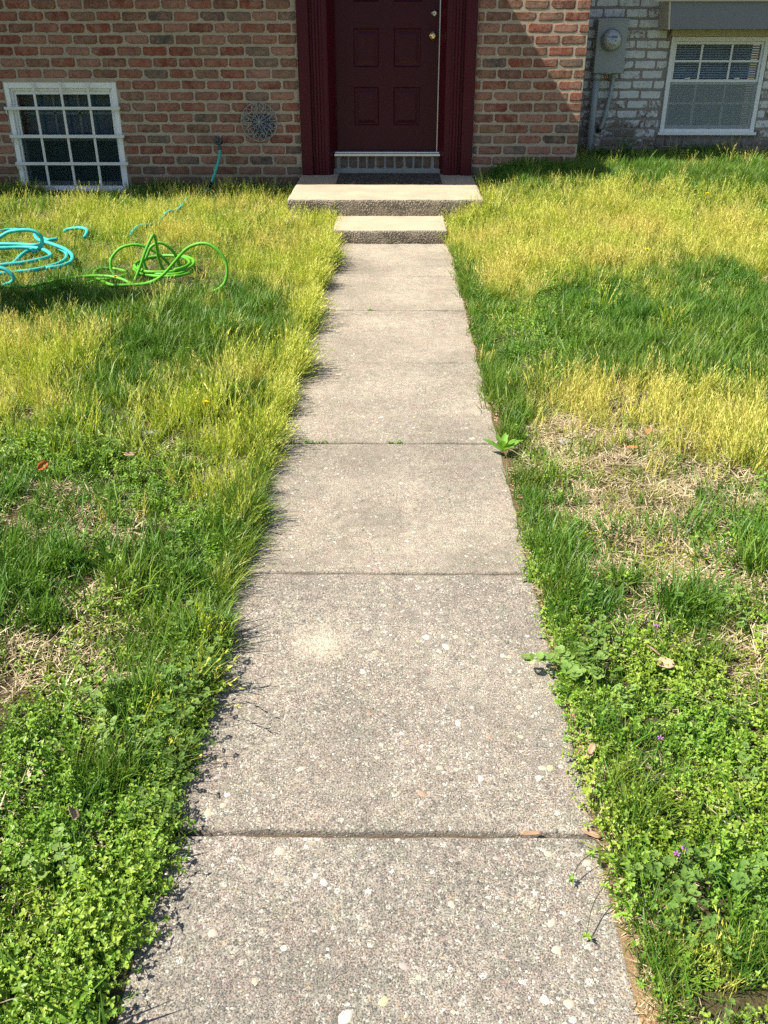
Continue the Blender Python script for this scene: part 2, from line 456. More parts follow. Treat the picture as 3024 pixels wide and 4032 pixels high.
M['greystone'] = plain('grey_stone', (0.27, 0.26, 0.24), 0.9, 0.15, var=0.2, scale=40, bump=0.006)
def mat_mat():
    m = NT('speckled_doormat'); p = m.pos(); v = m.voro(m.scaleco(p, (1, 1.8, 1)), 60)
    cs = m.N('ShaderNodeSeparateColor'); m.L(v.outputs['Color'], cs.inputs[0])
    c = m.ramp(cs.outputs[0], [(0, (0.055, 0.05, 0.042)), (0.45, (0.085, 0.077, 0.065)), (0.7, (0.15, 0.135, 0.115)), (0.9, (0.24, 0.22, 0.185))], 'CONSTANT')
    c = m.mix(m.ramp(m.noise(p, 160, 3), [(0.35, 0.6), (0.5, 0.0)]), c, (0.03, 0.028, 0.025))
    return m.done(c, 0.95, m.bump(m.noise(p, 240, 3), 0.8, 0.006), 0.1)
M['mat'] = mat_mat()
def mat_pebble():
    m = NT('river_pebble'); co = ob_random_co(m)
    c = m.ramp(m.rnd(), [(0, (0.44, 0.39, 0.31)), (0.24, (0.53, 0.49, 0.43)), (0.38, (0.50, 0.41, 0.29)), (0.55, (0.36, 0.31, 0.28)),
                         (0.68, (0.58, 0.53, 0.44)), (0.80, (0.22, 0.215, 0.21)), (0.88, (0.33, 0.22, 0.16)), (0.94, (0.55, 0.43, 0.24))], 'CONSTANT')
    c = m.mix(m.ramp(m.noise(co, 220, 3), [(0.4, 0.0), (0.65, 0.5)]), c, m.mix(0.5, c, (0.2, 0.18, 0.16)))
    return m.done(c, 0.75, m.bump(m.noise(co, 400, 2), 0.3, 0.001), 0.2)
M['pebble'] = mat_pebble()
def mat_pebbles_small():
    m = NT('small_pebbles'); at = m.N('ShaderNodeAttribute', attribute_name='bl', attribute_type='GEOMETRY')
    c = m.ramp(m.sep(at.outputs['Vector'])[0], [(0, (0.58, 0.54, 0.46)), (0.22, (0.68, 0.66, 0.60)), (0.40, (0.46, 0.38, 0.27)), (0.55, (0.34, 0.30, 0.27)),
                         (0.68, (0.54, 0.49, 0.41)), (0.80, (0.20, 0.195, 0.19)), (0.88, (0.33, 0.23, 0.17)), (0.94, (0.50, 0.40, 0.24))], 'CONSTANT')
    return m.done(c, 0.8, None, 0.2)
M['pebbles'] = mat_pebbles_small()
M['turf'] = mat_leaf('turf_blade', [(0, (0.030, 0.085, 0.010)), (0.35, (0.060, 0.160, 0.015)), (0.7, (0.110, 0.235, 0.026)), (1, (0.19, 0.31, 0.05))], (0.42, 0.40, 0.06), 0.24)
M['seed'] = mat_leaf('ripening_grass', [(0, (0.10, 0.20, 0.018)), (0.35, (0.30, 0.39, 0.038)), (0.7, (0.55, 0.57, 0.095)), (1, (0.78, 0.75, 0.32))], (0.70, 0.60, 0.20), 0.26, 0.6, 0.2)
M['straw'] = mat_leaf('dry_straw', [(0, (0.28, 0.21, 0.125)), (0.5, (0.52, 0.42, 0.275)), (1, (0.74, 0.64, 0.45))], (0.10, 0.14, 0.03), 0.15, 0.7, 0.2)
M['chick'] = mat_leaf('chickweed_leaf', [(0, (0.075, 0.18, 0.018)), (0.4, (0.150, 0.29, 0.030)), (0.75, (0.25, 0.41, 0.055)), (1, (0.40, 0.52, 0.11))], (0.48, 0.52, 0.08), 0.26, 0.42, 0.4)
M['nettle'] = mat_leaf('dead_nettle_leaf', [(0, (0.065, 0.145, 0.026)), (0.5, (0.14, 0.25, 0.05)), (1, (0.27, 0.38, 0.11))], (0.25, 0.30, 0.09), 0.22, 0.5, 0.3)
M['weed'] = mat_leaf('broad_weed_leaf', [(0, (0.10, 0.24, 0.03)), (0.5, (0.16, 0.33, 0.045)), (1, (0.24, 0.42, 0.07))], (0.2, 0.3, 0.05), 0.34, 0.4, 0.4)
M['purple'] = plain('purple_petal', (0.36, 0.14, 0.42), 0.6)
M['petal'] = plain('yellow_petal', (0.85, 0.60, 0.01), 0.55, 0.2)
M['brownleaf'] = plain('dry_brown_leaf', (0.34, 0.22, 0.14), 0.75, 0.2, var=0.25, scale=90)
M['redleaf'] = plain('russet_leaf', (0.36, 0.085, 0.02), 0.6, 0.3, var=0.3, scale=90)
M['paleleaf'] = plain('pale_dead_leaf', (0.42, 0.27, 0.18), 0.75, 0.2, var=0.2, scale=90)
M['orange'] = plain('orange_scrap', (0.50, 0.17, 0.06), 0.7, 0.2, var=0.2, scale=90)
M['vine'] = plain('dark_stem', (0.055, 0.065, 0.03), 0.7)
M['bark'] = plain('shrub_bark', (0.11, 0.08, 0.055), 0.95, 0.1, var=0.3, scale=50, bump=0.01)
M['needle'] = mat_leaf('evergreen_spray', [(0, (0.018, 0.045, 0.014)), (0.5, (0.035, 0.075, 0.02)), (1, (0.06, 0.11, 0.03))], (0.05, 0.09, 0.03), 0.2)

# ------------------------------------------------------------------ ground
def ss(a, b, x):
    t = np.clip((np.asarray(x, float) - a) / (b - a), 0, 1); return t*t*(3-2*t)

_G = RNG.random((6, 64, 64))
def vnoise(x, y, scale, k=0):
    g = _G[k]; X = np.asarray(x, float)*scale + 17.3; Y = np.asarray(y, float)*scale + 5.7
    xi = np.floor(X).astype(int); yi = np.floor(Y).astype(int); fx = X-xi; fy = Y-yi
    fx = fx*fx*(3-2*fx); fy = fy*fy*(3-2*fy)
    a = g[xi % 64, yi % 64]; b = g[(xi+1) % 64, yi % 64]; c = g[xi % 64, (yi+1) % 64]; d = g[(xi+1) % 64, (yi+1) % 64]
    return (a*(1-fx)+b*fx)*(1-fy) + (c*(1-fx)+d*fx)*fy

PX0, PX1 = -0.458, 0.420                      # edges of the path
def height(x, y):
    x = np.asarray(x, float); y = np.asarray(y, float)
    l = 0.002 + 0.075*ss(-0.5, -1.3, x)
    r = 0.0 + 0.035*ss(0.45, 0.9, x) + 0.25*ss(5.8, 8.9, y)*ss(0.38, 1.2, x)
    h = np.where(x < 0, l, r)
    edge = np.where(x < 0, PX0 - x, x - PX1)
    h = h + (vnoise(x, y, 2.2, 0)-0.5)*0.03*ss(0.05, 0.4, edge) + (vnoise(x, y, 9, 1)-0.5)*0.014*ss(0.0, 0.15, edge)
    inside = (x > PX0+0.0055) & (x < PX1-0.0055) & (y < 6.9)
    h = h - 0.002*(np.abs(edge) < 0.012)
    return np.where(inside, -0.055, h)

def zat(x, y): return float(height(x, y))

def make_ground():
    xs = np.concatenate([[-70, -30, -14, -8], np.arange(-6, -2.2, 0.12), np.arange(-2.2, PX0-0.006, 0.035), [PX0-0.02, PX0-0.008, PX0+0.005, PX0+0.006],
                         np.linspace(PX0+0.05, PX1-0.05, 5), [PX1-0.006, PX1-0.005, PX1+0.008, PX1+0.018], np.arange(PX1+0.03, 2.2, 0.035), np.arange(2.2, 6, 0.12), [8, 14, 30, 70]])
    ys = np.concatenate([[-70, -30, -14, -8, -4, -2, -1, -0.5, 0], np.arange(0.2, 3.4, 0.03), np.arange(3.4, 10.5, 0.09), [12, 20, 40, 70]])
    X, Y = np.meshgrid(xs, ys); Z = height(X, Y)
    v = np.stack([X.ravel(), Y.ravel(), Z.ravel()], 1)
    nx, ny = len(xs), len(ys)
    i = np.arange(ny-1)[:, None]*nx + np.arange(nx-1)[None, :]
    f = np.stack([i, i+1, i+nx+1, i+nx], -1).reshape(-1, 4)
    me = bpy.data.meshes.new('ground'); me.from_pydata(v.tolist(), [], f.tolist())
    me.polygons.foreach_set('use_smooth', [True]*len(f)); me.materials.append(M['ground'])
    o = link(bpy.data.objects.new('ground', me))
    tag(o, 'sloping front yard soil under the lawn on both sides of the path', 'ground', kind='structure')
make_ground()

# ------------------------------------------------------------------ path of slabs
def rough_slab(x0, x1, y0, y1, z0, z1, rad, jit, step, parent, name, mat, seed):
    """concrete block: rounded, slightly chipped arrises, gently uneven top"""
    rg = np.random.default_rng(seed)
    def axis(a, b):
        n = max(3, int((b-a)/step))
        inner = np.linspace(a+rad*1.6, b-rad*1.6, n)
        return np.concatenate([[a, a+rad*0.35, a+rad*0.9], inner, [b-rad*0.9, b-rad*0.35, b]])
    xs, ys = axis(x0, x1), axis(y0, y1)
    X, Y = np.meshgrid(xs, ys)
    ex = np.minimum(X-x0, x1-X); ey = np.minimum(Y-y0, y1-Y)
    def drop(e): return np.where(e < rad, rad - np.sqrt(np.maximum(rad*rad-(rad-e)**2, 0)), 0)
    Z = z1 - drop(ex) - drop(ey)
    ph = seed*3.7
    Z += (vnoise(X+ph, Y, 3, 2)-0.5)*jit*0.6 + (vnoise(X+ph, Y, 20, 3)-0.5)*jit*0.4*(1+1.5*(np.minimum(ex, ey) < rad*1.7))
    mx = (vnoise(Y+ph, X*0, 14, 4)-0.5)*jit*2; my = (vnoise(X+ph, Y*0, 14, 5)-0.5)*jit*2
    X = X + np.where((X-x0 < rad), mx, 0) - np.where(x1-X < rad, mx, 0)
    Y = Y + np.where((Y-y0 < rad), my, 0) - np.where(y1-Y < rad, my, 0)
    nx, ny = len(xs), len(ys)
    cx, cy = (x0+x1)/2, (y0+y1)/2
    v = [(X.ravel()[k]-cx, Y.ravel()[k]-cy, Z.ravel()[k]) for k in range(nx*ny)]
    f = [(j*nx+i, j*nx+i+1, (j+1)*nx+i+1, (j+1)*nx+i) for j in range(ny-1) for i in range(nx-1)]
    ring = [i for i in range(nx)] + [j*nx+nx-1 for j in range(1, ny)] + [(ny-1)*nx+i for i in range(nx-2, -1, -1)] + [j*nx for j in range(ny-2, 0, -1)]
    lev = [ring]
    nl = max(1, int((z1-z0)/0.03))
    for q in range(1, nl+1):
        t = q/nl; row = []
        for r_ in ring:
            a = v[r_]; n_ = 0.003*(rg.random()-0.5)*(jit/0.004)
            sc = n_ if q < nl else 0
            row.append(len(v)); v.append((a[0]+sc*np.sign(a[0]), a[1]+sc*np.sign(a[1]), a[2]*(1-t) + z0*t))
        lev.append(row)
    for q in range(nl):
        a, b = lev[q], lev[q+1]
        for k in range(len(ring)):
            l = (k+1) % len(ring); f.append((a[l], a[k], b[k], b[l]))
    me = bpy.data.meshes.new(name); me.from_pydata(v, [], f)
    me.polygons.foreach_set('use_smooth', [True]*len(f)); me.materials.append(mat)
    o = bpy.data.objects.new(name, me); o.location = (cx, cy, 0)
    return link(o, parent)

path = MB()
path.box(PX0+0.012, PX1-0.012, -2.2, 6.89, -0.10, -0.018)
path = path.build('path', M['bed'])
tag(path, 'straight path of weathered concrete slabs leading to the front steps', 'path', kind='structure')
JY = [-1.6, -0.61, 0.345, 1.305, 2.295, 3.246, 4.203, 5.113, 5.905, 6.893]
TINT = [(0.33, 0.30, 0.255, 0.95), (0.33, 0.30, 0.255, 0.95), (0.33, 0.30, 0.255, 1.0), (0.35, 0.312, 0.255, 0.92), (0.415, 0.365, 0.285, 0.6),
        (0.44, 0.385, 0.30, 0.45), (0.46, 0.40, 0.31, 0.35), (0.47, 0.41, 0.315, 0.30), (0.48, 0.42, 0.325, 0.25)]
ZT = [-0.003, -0.003, -0.003, 0.001, 0.0, 0.002, -0.001, 0.001, 0.0]
slabs = []
for k in range(len(JY)-1):
    s_ = rough_slab(PX0, PX1, JY[k]+0.006, JY[k+1]-0.006, -0.055, ZT[k], 0.007, 0.004, 0.028, path, 'slab', M['path'], k+1)
    s_.color = TINT[k]
    slabs.append(s_)

def pebble_mesh(seed, hi=True):
    rg = random.Random(seed); n = 9 if hi else 6
    rad = [1+rg.uniform(-0.22, 0.22) for _ in range(n)]
    v = []
    for r, z in ((1.0, 0.0), (0.86, 0.42), (0.5, 0.72)) if hi else ((1.0, 0.0), (0.62, 0.6)):
        v += [(r*rad[k]*math.cos(2*PI*k/n), r*rad[k]*math.sin(2*PI*k/n), z) for k in range(n)]
    v.append((0, 0, 0.8))
    rows = 3 if hi else 2
    f = [(i*n+k, i*n+(k+1) % n, (i+1)*n+(k+1) % n, (i+1)*n+k) for i in range(rows-1) for k in range(n)]
    f += [((rows-1)*n+k, (rows-1)*n+(k+1) % n, rows*n) for k in range(n)]
    return v, f
PM = []
for k in range(7):
    v, f = pebble_mesh(k+3)
    me = bpy.data.meshes.new('pebble'); me.from_pydata(v, [], f); me.polygons.foreach_set('use_smooth', [True]*len(f)); me.materials.append(M['pebble'])
    PM.append(me)
def slab_at(y):
    for k in range(len(JY)-1):
        if JY[k]+0.03 < y < JY[k+1]-0.03: return k
    return None
rgp = random.Random(5)
n_big = 0
while n_big < 290:
    y = 0.75 + (rgp.random()**1.7)*3.4; x = rgp.uniform(PX0+0.03, PX1-0.02)
    k = slab_at(y)
    if k is None or k < 2: continue
    if y > 1.95 and rgp.random() < 0.45: continue
    o = bpy.data.objects.new('pebble', PM[rgp.randrange(7)])
    a = 0.0030 + 0.0058*rgp.random()**1.8 + (rgp.uniform(0.002, 0.005) if rgp.random() < 0.08 else 0)
    o.location = (x - slabs[k].location.x, y - slabs[k].location.y, ZT[k] - 0.0012)
    o.rotation_euler = (0, 0, rgp.uniform(0, 6.28)); o.scale = (a*rgp.uniform(1.05, 1.6), a, a*rgp.uniform(0.30, 0.5))
    link(o, slabs[k]); n_big += 1

def merged(name, mat, items, parent=None, kind='stuff'):
    """items: (verts Nx3, faces, per-vert (u,v) colour data); one mesh with attribute bl"""
    V, F, B, n = [], [], [], 0
    for v, f, b in items:
        V.append(v); B.append(b); F += [tuple(i+n for i in q) for q in f]; n += len(v)
    V = np.concatenate(V); B = np.concatenate(B)
    me = bpy.data.meshes.new(name); me.from_pydata(V.tolist(), [], F)
    at = me.attributes.new('bl', 'FLOAT_VECTOR', 'POINT')
    at.data.foreach_set('vector', np.concatenate([B, np.zeros((len(B), 1))], 1).astype(np.float32).ravel())
    me.polygons.foreach_set('use_smooth', [True]*len(F)); me.materials.append(mat)
    o = bpy.data.objects.new(name, me)
    if kind: o['kind'] = kind
    return link(o, parent)

small = [pebble_mesh(k+40, False) for k in range(5)]
for k in range(2, 7):
    its = []
    cnt = [0, 0, 900, 900, 420, 260, 160][k]
    for _ in range(cnt):
        v, f = small[rgp.randrange(5)]
        v = np.array(v); a = rgp.uniform(0.0014, 0.0036); th = rgp.uniform(0, 6.28)
        v = v*np.array([a*rgp.uniform(1, 1.5), a, a*0.6])
        c, s_ = math.cos(th), math.sin(th)
        v = np.stack([v[:, 0]*c-v[:, 1]*s_, v[:, 0]*s_+v[:, 1]*c, v[:, 2]], 1)
        v += np.array([rgp.uniform(PX0+0.02, PX1-0.02)-slabs[k].location.x, rgp.uniform(JY[k]+0.02, JY[k+1]-0.02)-slabs[k].location.y, ZT[k]-0.0008])
        its.append((v, f, np.full((len(v), 2), rgp.random())))
    merged('pebbles', M['pebbles'], its, slabs[k])

# ------------------------------------------------------------------ front steps and doormat
steps = empty('front_steps', (-0.06, 7.4, 0))
tag(steps, 'two worn concrete steps below the dark red front door', 'steps')
def to_local(o, par): o.location = Vector(o.location) - Vector(par.location)
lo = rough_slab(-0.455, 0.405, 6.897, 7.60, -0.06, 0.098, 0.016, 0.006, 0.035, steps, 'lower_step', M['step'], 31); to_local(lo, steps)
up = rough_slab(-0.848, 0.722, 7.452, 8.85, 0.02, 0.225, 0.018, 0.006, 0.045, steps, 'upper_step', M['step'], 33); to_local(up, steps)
mt = MB(); mt.box(-0.50, 0.418, 8.215, 8.795, 0.2285, 0.236, 0.003)
tag(mt.build('doormat', M['mat']), 'dark speckled doormat lying on the upper step against the door sill', 'doormat')

# ------------------------------------------------------------------ brick house
WY = 8.757                                     # face of the red brick wall
house = empty('brick_house', (0, WY, 0))
tag(house, 'red brick house front with dark maroon door and barred basement window', 'house')
class Sub:
    pass
def part(mb, name, mat, parent):
    """meshes are written in world coordinates; keep them there under a parent"""
    o = mb.build(name, mat, parent)
    w = Vector((0, 0, 0)); p = parent
    while p is not None: w += Vector(p.location); p = p.parent
    o.location = -w
    return o
def wloc(o):
    w = Vector((0, 0, 0))
    while o is not None: w += Vector(o.location); o = o.parent
    return w

DX0, DX1 = -0.836, 0.708                        # door surround
WX0, WX1, WZ0, WZ1 = -3.45, -2.45, 0.04, 0.993  # basement window opening
MF = WY + 0.0016                                # face of the mortar
w = MB()
w.box(-8, WX0, MF, WY+0.24, -0.3, 2.55)
w.box(WX0, WX1, MF, WY+0.24, WZ1, 2.55)
w.box(WX0, WX1, MF, WY+0.24, -0.3, WZ0)
w.box(WX1, DX0+0.01, MF, WY+0.24, -0.3, 2.55)
w.box(DX0+0.01, DX1-0.01, MF, WY+0.24, 2.42, 2.55)
w.box(DX1-0.01, 1.655, MF, WY+0.24, -0.3, 2.55)
w.box(1.42, 1.655, WY+0.24, 9.62, -0.3, 2.55)
wall = part(w, 'wall', M['mortar'], house)

BRL, BRH, PITCH, COURSE = 0.2075, 0.0705, 0.2215, 0.0886
def brick_mesh(seed, L=BRL, Hh=BRH, D=0.06, bev=0.008, chop=0.017, proud=0.0):
    """one hand-made brick: wavy outline with knocked-off corners and a pillowed face"""
    rg = random.Random(seed)
    pts = []
    hx, hz = L/2, Hh/2
    c = [rg.uniform(0.3, 1.0)*chop for _ in range(4)]
    if rg.random() < 0.7: c[rg.randrange(2)] *= 1.9
    def side(a, b, n):
        for i in range(n):
            t = i/n
            pts.append((a[0]+(b[0]-a[0])*t, a[1]+(b[1]-a[1])*t))
    q = [(-hx+c[0], -hz), (hx-c[1], -hz), (hx, -hz+c[1]*0.8), (hx, hz-c[2]*0.6), (hx-c[2], hz), (-hx+c[3], hz), (-hx, hz-c[3]*0.6), (-hx, -hz+c[0]*0.8)]
    ns = [6, 1, 2, 1, 5, 1, 2, 1]
    for i in range(8): side(q[i], q[(i+1) % 8], ns[i])
    pts = [(x+rg.uniform(-1, 1)*0.0028, z+rg.uniform(-1.2, 0.8)*0.0026*(1 if z > 0 else -1)) for x, z in pts]
    n = len(pts)
    v = [(x, 0.012, z) for x, z in pts]
    v += [(x*(1-bev*0.22/hx), bev*0.06-proud, z*(1-bev*0.22/hz)) for x, z in pts]
    v += [(x*(1-bev*1.1/hx), -proud-0.0022+rg.uniform(-1, 1)*0.0008, z*(1-bev*1.1/hz)) for x, z in pts]
    f = []
    for r_ in range(2):
        for i in range(n):
            j = (i+1) % n
            f.append((r_*n+i, r_*n+j, (r_+1)*n+j, (r_+1)*n+i))
    f.append(tuple(2*n+i for i in range(n)))
    me = bpy.data.meshes.new('brick'); me.from_pydata(v, [], f)
    sm = [True]*(2*n)+[False]
    me.polygons.foreach_set('use_smooth', sm)
    return me
def with_mat(mes, mat):
    for me in mes: me.materials.append(mat)
    return mes
BM = with_mat([brick_mesh(100+k) for k in range(14)], M['brick'])
rgb = random.Random(21)
def lay_courses(regions, rows, par, meshes, Y, pitch, length, visible, stuffmat, name='brick', joint=0.0145):
    """regions(z) gives the free x spans of a course; bricks are cut to fit them"""
    rest = []
    n = 0
    for ri, z in rows:
        for x0, x1 in regions(z):
            off = (ri % 2)*pitch/2 + rgb.uniform(-0.02, 0.02)
            x = math.floor((x0-0.0-off)/pitch)*pitch + off
            while x < x1:
                a, b = max(x + joint/2, x0), min(x+pitch-joint/2, x1)
                x += pitch*rgb.uniform(0.985, 1.015)
                if b-a < 0.03: continue
                cx = (a+b)/2
                me = meshes[rgb.randrange(len(meshes))]
                dz = rgb.uniform(-1, 1)*0.0018; dy = rgb.uniform(-1, 1)*0.0012
                if visible(cx, z):
                    o = bpy.data.objects.new(name, me)
                    o.location = Vector((cx, Y+dy, z+dz)) - wloc(par)
                    o.rotation_euler = (0, rgb.uniform(-1, 1)*0.008, 0)
                    o.scale = ((b-a)/length, 1, rgb.uniform(0.97, 1.04))
                    link(o, par); n += 1
                else: rest.append((cx, Y+dy, z+dz, (b-a)/length, me))
    if rest:
        mb = MB()
        for cx, y, z, sx, me in rest:
            mb.add([(cx+v.co.x*sx, y+v.co.y, z+v.co.z) for v in me.vertices], [tuple(p.vertices) for p in me.polygons], True)
        o = mb.build('brickwork', stuffmat, par, recalc=False); o.location = -wloc(par); o['kind'] = 'stuff'
    return n
def red_spans(z):
    lo_, hi_ = z-0.04, z+0.04
    sp = []
    if hi_ < WZ0 or lo_ > WZ1-0.012: sp.append((-4.6, DX0-0.006))
    else: sp += [(-4.6, WX0-0.004), (WX1+0.004, DX0-0.006)]
    sp.append((DX1+0.006, 1.662))
    return sp
rows = [(k, 1.59 - COURSE*k) for k in range(-9, 20)]
nred = lay_courses(red_spans, rows, wall, BM, WY, PITCH, BRL, lambda x, z: (-3.72 < x) and (0.06 < z < 1.66) and (x < 0 or z > 0.2), M['brick'])
print('red bricks', nred)
# right-hand return of the wall (seen only from the side)
BS = MB()
for ri, z in rows:
    for k in range(4):
        y0 = WY + 0.012 + (ri % 2)*0.11 + k*PITCH
        if y0+0.2 < 9.58: BS.box(1.653, 1.664, y0, y0+0.2, z-0.035, z+0.035)
o = part(BS, 'side_brickwork', M['brick'], wall); o['kind'] = 'stuff'

# unseen canopy added to shade wall, step, grass; cut short for the sunlit brick
OX, OP, OZ = 0.17, 0.98, 2.55
u = MB()
u.box(-8, OX, WY-OP, WY-0.002, OZ, OZ+0.14)
u.box(-8.0, OX+0.012, WY-OP-0.015, WY-OP-0.001, OZ-0.01, OZ+0.16)
part(u, 'added_shade_canopy', M['siding'], house)
u = MB(); u.box(-8, 1.655, WY+0.01, WY+0.24, 2.551, 5.6); u.box(1.42, 1.655, WY+0.24, 9.62, 2.551, 5.6)
part(u, 'upper_wall', M['mortar'], house)

# ---- basement window
win = MB()
FY = WY+0.035
def ring(mb, x0, x1, z0, z1, t, y0, y1, tb=None, tt=None, b=0.004):
    tb = t if tb is None else tb; tt = t if tt is None else tt
    mb.box(x0, x0+t, y0, y1, z0, z1, b); mb.box(x1-t, x1, y0, y1, z0, z1, b)
    mb.box(x0+t, x1-t, y0+0.001, y1, z1-tt, z1, b); mb.box(x0+t, x1-t, y0+0.001, y1, z0, z0+tb, b)
ring(win, WX0, WX1, WZ0, WZ1, 0.045, WY+0.006, WY+0.16, 0.05, 0.05)
ring(win, WX0+0.045, WX1-0.045, WZ0+0.05, WZ1-0.05, 0.018, WY+0.028, WY+0.15, 0.03, 0.022)
window = part(win, 'window', M['white'], house)
sx0, sx1 = WX0+0.063, WX1-0.063
mb = MB(); ring(mb, sx0, sx1, 0.535, WZ1-0.072, 0.020, WY+0.045, WY+0.075, 0.024, 0.03); part(mb, 'upper_sash', M['white'], window)
mb = MB(); ring(mb, sx0, sx1, WZ0+0.08, 0.533, 0.022, WY+0.08, WY+0.11, 0.035, 0.03); part(mb, 'lower_sash', M['white'], window)
mb = MB(); mb.box(sx0+0.02, sx1-0.02, WY+0.058, WY+0.062, 0.559, WZ1-0.102); part(mb, 'pane', M['glass'], window)
mb = MB(); mb.box(sx0+0.022, sx1-0.022, WY+0.094, WY+0.098, WZ0+0.115, 0.503); part(mb, 'pane', M['glass'], window)
def mat_screen(name, col, f):
    m = NT(name)
    t = m.N('ShaderNodeBsdfTransparent'); d = m.N('ShaderNodeBsdfDiffuse'); d.inputs[0].default_value = (*col, 1)
    mx = m.N('ShaderNodeMixShader'); mx.inputs[0].default_value = f
    m.L(t.outputs[0], mx.inputs[1]); m.L(d.outputs[0], mx.inputs[2]); m.L(mx.outputs[0], m.out.inputs[0]); return m.m
mb = MB(); mb.box(sx0+0.004, sx1-0.004, WY+0.046, WY+0.047, WZ0+0.085, 0.532); part(mb, 'insect_screen', mat_screen('dark_insect_screen', (0.03, 0.055, 0.055), 0.5), window)
mb = MB(); mb.box(sx0, sx1, WY+0.20, WY+0.21, 0.715, 0.735)
for x in (-3.105, -2.88): mb.box(x, x+0.022, WY+0.20, WY+0.209, 0.52, 0.92)
for x in (-3.325, -3.09, -2.86): mb.box(x, x+0.018, WY+0.20, WY+0.209, 0.10, 0.50)
part(mb, 'inner_muntins', M['sash'], window)
mb = MB(); mb.box(-3.38, -2.50, WY+0.215, WY+0.217, 0.50, 0.95); part(mb, 'reflection_sheet', M['reflection_sheet'], window)  # sheet added behind the upper panes to imitate their blue reflection
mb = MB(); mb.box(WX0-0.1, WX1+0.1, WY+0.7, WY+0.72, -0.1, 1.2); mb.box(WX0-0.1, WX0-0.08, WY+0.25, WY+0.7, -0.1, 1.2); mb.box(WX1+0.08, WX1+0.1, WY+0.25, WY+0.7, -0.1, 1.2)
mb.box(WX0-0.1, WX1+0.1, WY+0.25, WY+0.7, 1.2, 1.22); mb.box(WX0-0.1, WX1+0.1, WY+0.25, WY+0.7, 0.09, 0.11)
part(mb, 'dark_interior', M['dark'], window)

grille = empty('window_grille', (0, 0, 0), house)
gb = []
for z, x0, x1 in ((0.785, -3.463, -2.432), (0.552, -3.458, -2.426), (0.322, -3.452, -2.420)):
    mb = MB(); mb.box(x0, x1, WY-0.040, WY-0.028, z-0.013, z+0.013, 0.003)
    mb.box(x0+0.002, x0+0.012, WY-0.029, WY+0.003, z-0.010, z+0.010)
    mb.box(x1-0.012, x1-0.002, WY-0.029, WY+0.003, z-0.010, z+0.010)
    mb.tube([(x0+0.012, WY-0.022, z-0.013), (x0+0.012, WY-0.022, z-0.045), (x0+0.014, WY-0.006, z-0.052)], 0.006, 6, 2)
    part(mb, 'bar', M['oldwhite'], grille)
for xt in (-3.177, -2.937, -2.697):
    mb = MB(); mb.box(xt-0.011, xt+0.011, WY-0.0275, WY-0.0165, 0.055, 0.995, 0.003)
    part(mb, 'bar', M['oldwhite'], grille)

# ---- door, its surround and sill
DF = 8.935
door = empty('door', (0, 0, 0), house)
PX = [(-0.36, -0.137), (-0.005, 0.235)]
PZ = [(0.628, 0.945), (1.105, 1.41), (1.612, 2.22)]
xs_ = [-0.522, -0.36, -0.137, -0.005, 0.235, 0.392]
zs_ = [0.412, 0.628, 0.945, 1.105, 1.41, 1.612, 2.22, 2.40]
mb = MB()
for i in range(5):
    for j in range(7):
        if i in (1, 3) and j in (1, 3, 5): continue
        mb.add([(xs_[i], DF, zs_[j]), (xs_[i+1], DF, zs_[j]), (xs_[i+1], DF, zs_[j+1]), (xs_[i], DF, zs_[j+1])], [(0, 1, 2, 3)])
mb.box(-0.522, 0.392, DF+0.02, DF+0.045, 0.412, 2.40)
part(mb, 'slab', M['door'], door)
for x0, x1 in PX:
    for z0, z1 in PZ:
        mb = MB(); loops = []
        for ins, dp in ((0, 0), (0.010, 0.009), (0.018, 0.011), (0.020, 0.011), (0.048, 0.002), (0.052, 0.002)):
            loops.append([(x0+ins, DF+dp, z0+ins), (x1-ins, DF+dp, z0+ins), (x1-ins, DF+dp, z1-ins), (x0+ins, DF+dp, z1-ins)])
        vs = [p for l in loops for p in l]; fs = []
        for q in range(len(loops)-1):
            for k in range(4):
                l = (k+1) % 4; fs.append((q*4+k, q*4+l, (q+1)*4+l, (q+1)*4+k))
        fs.append(tuple((len(loops)-1)*4+k for k in range(4)))
        mb.add(vs, fs); part(mb, 'panel', M['door'], door)
mb = MB()
mb.lathe([(0.0, 0), (0.031, 0), (0.031, 0.006), (0.027, 0.012), (0.021, 0.014), (0.020, 0.026), (0.017, 0.030), (0.009, 0.031), (0.0085, 0.027), (0.0, 0.027)], (0.347, DF, 1.525))
part(mb, 'deadbolt', M['nickel'], door)
mb = MB()
mb.lathe([(0.0, 0), (0.035, 0), (0.035, 0.004), (0.028, 0.010), (0.014, 0.013), (0.012, 0.030), (0.018, 0.036), (0.0265, 0.046), (0.028, 0.056), (0.024, 0.066), (0.014, 0.071), (0.0, 0.072)], (0.340, DF, 1.352))
part(mb, 'knob', M['brass'], door)
mb = MB(); mb.box(0.3935, 0.3995, DF-0.012, DF+0.02, 0.415, 2.40); part(mb, 'weatherstrip', M['alu'], door)

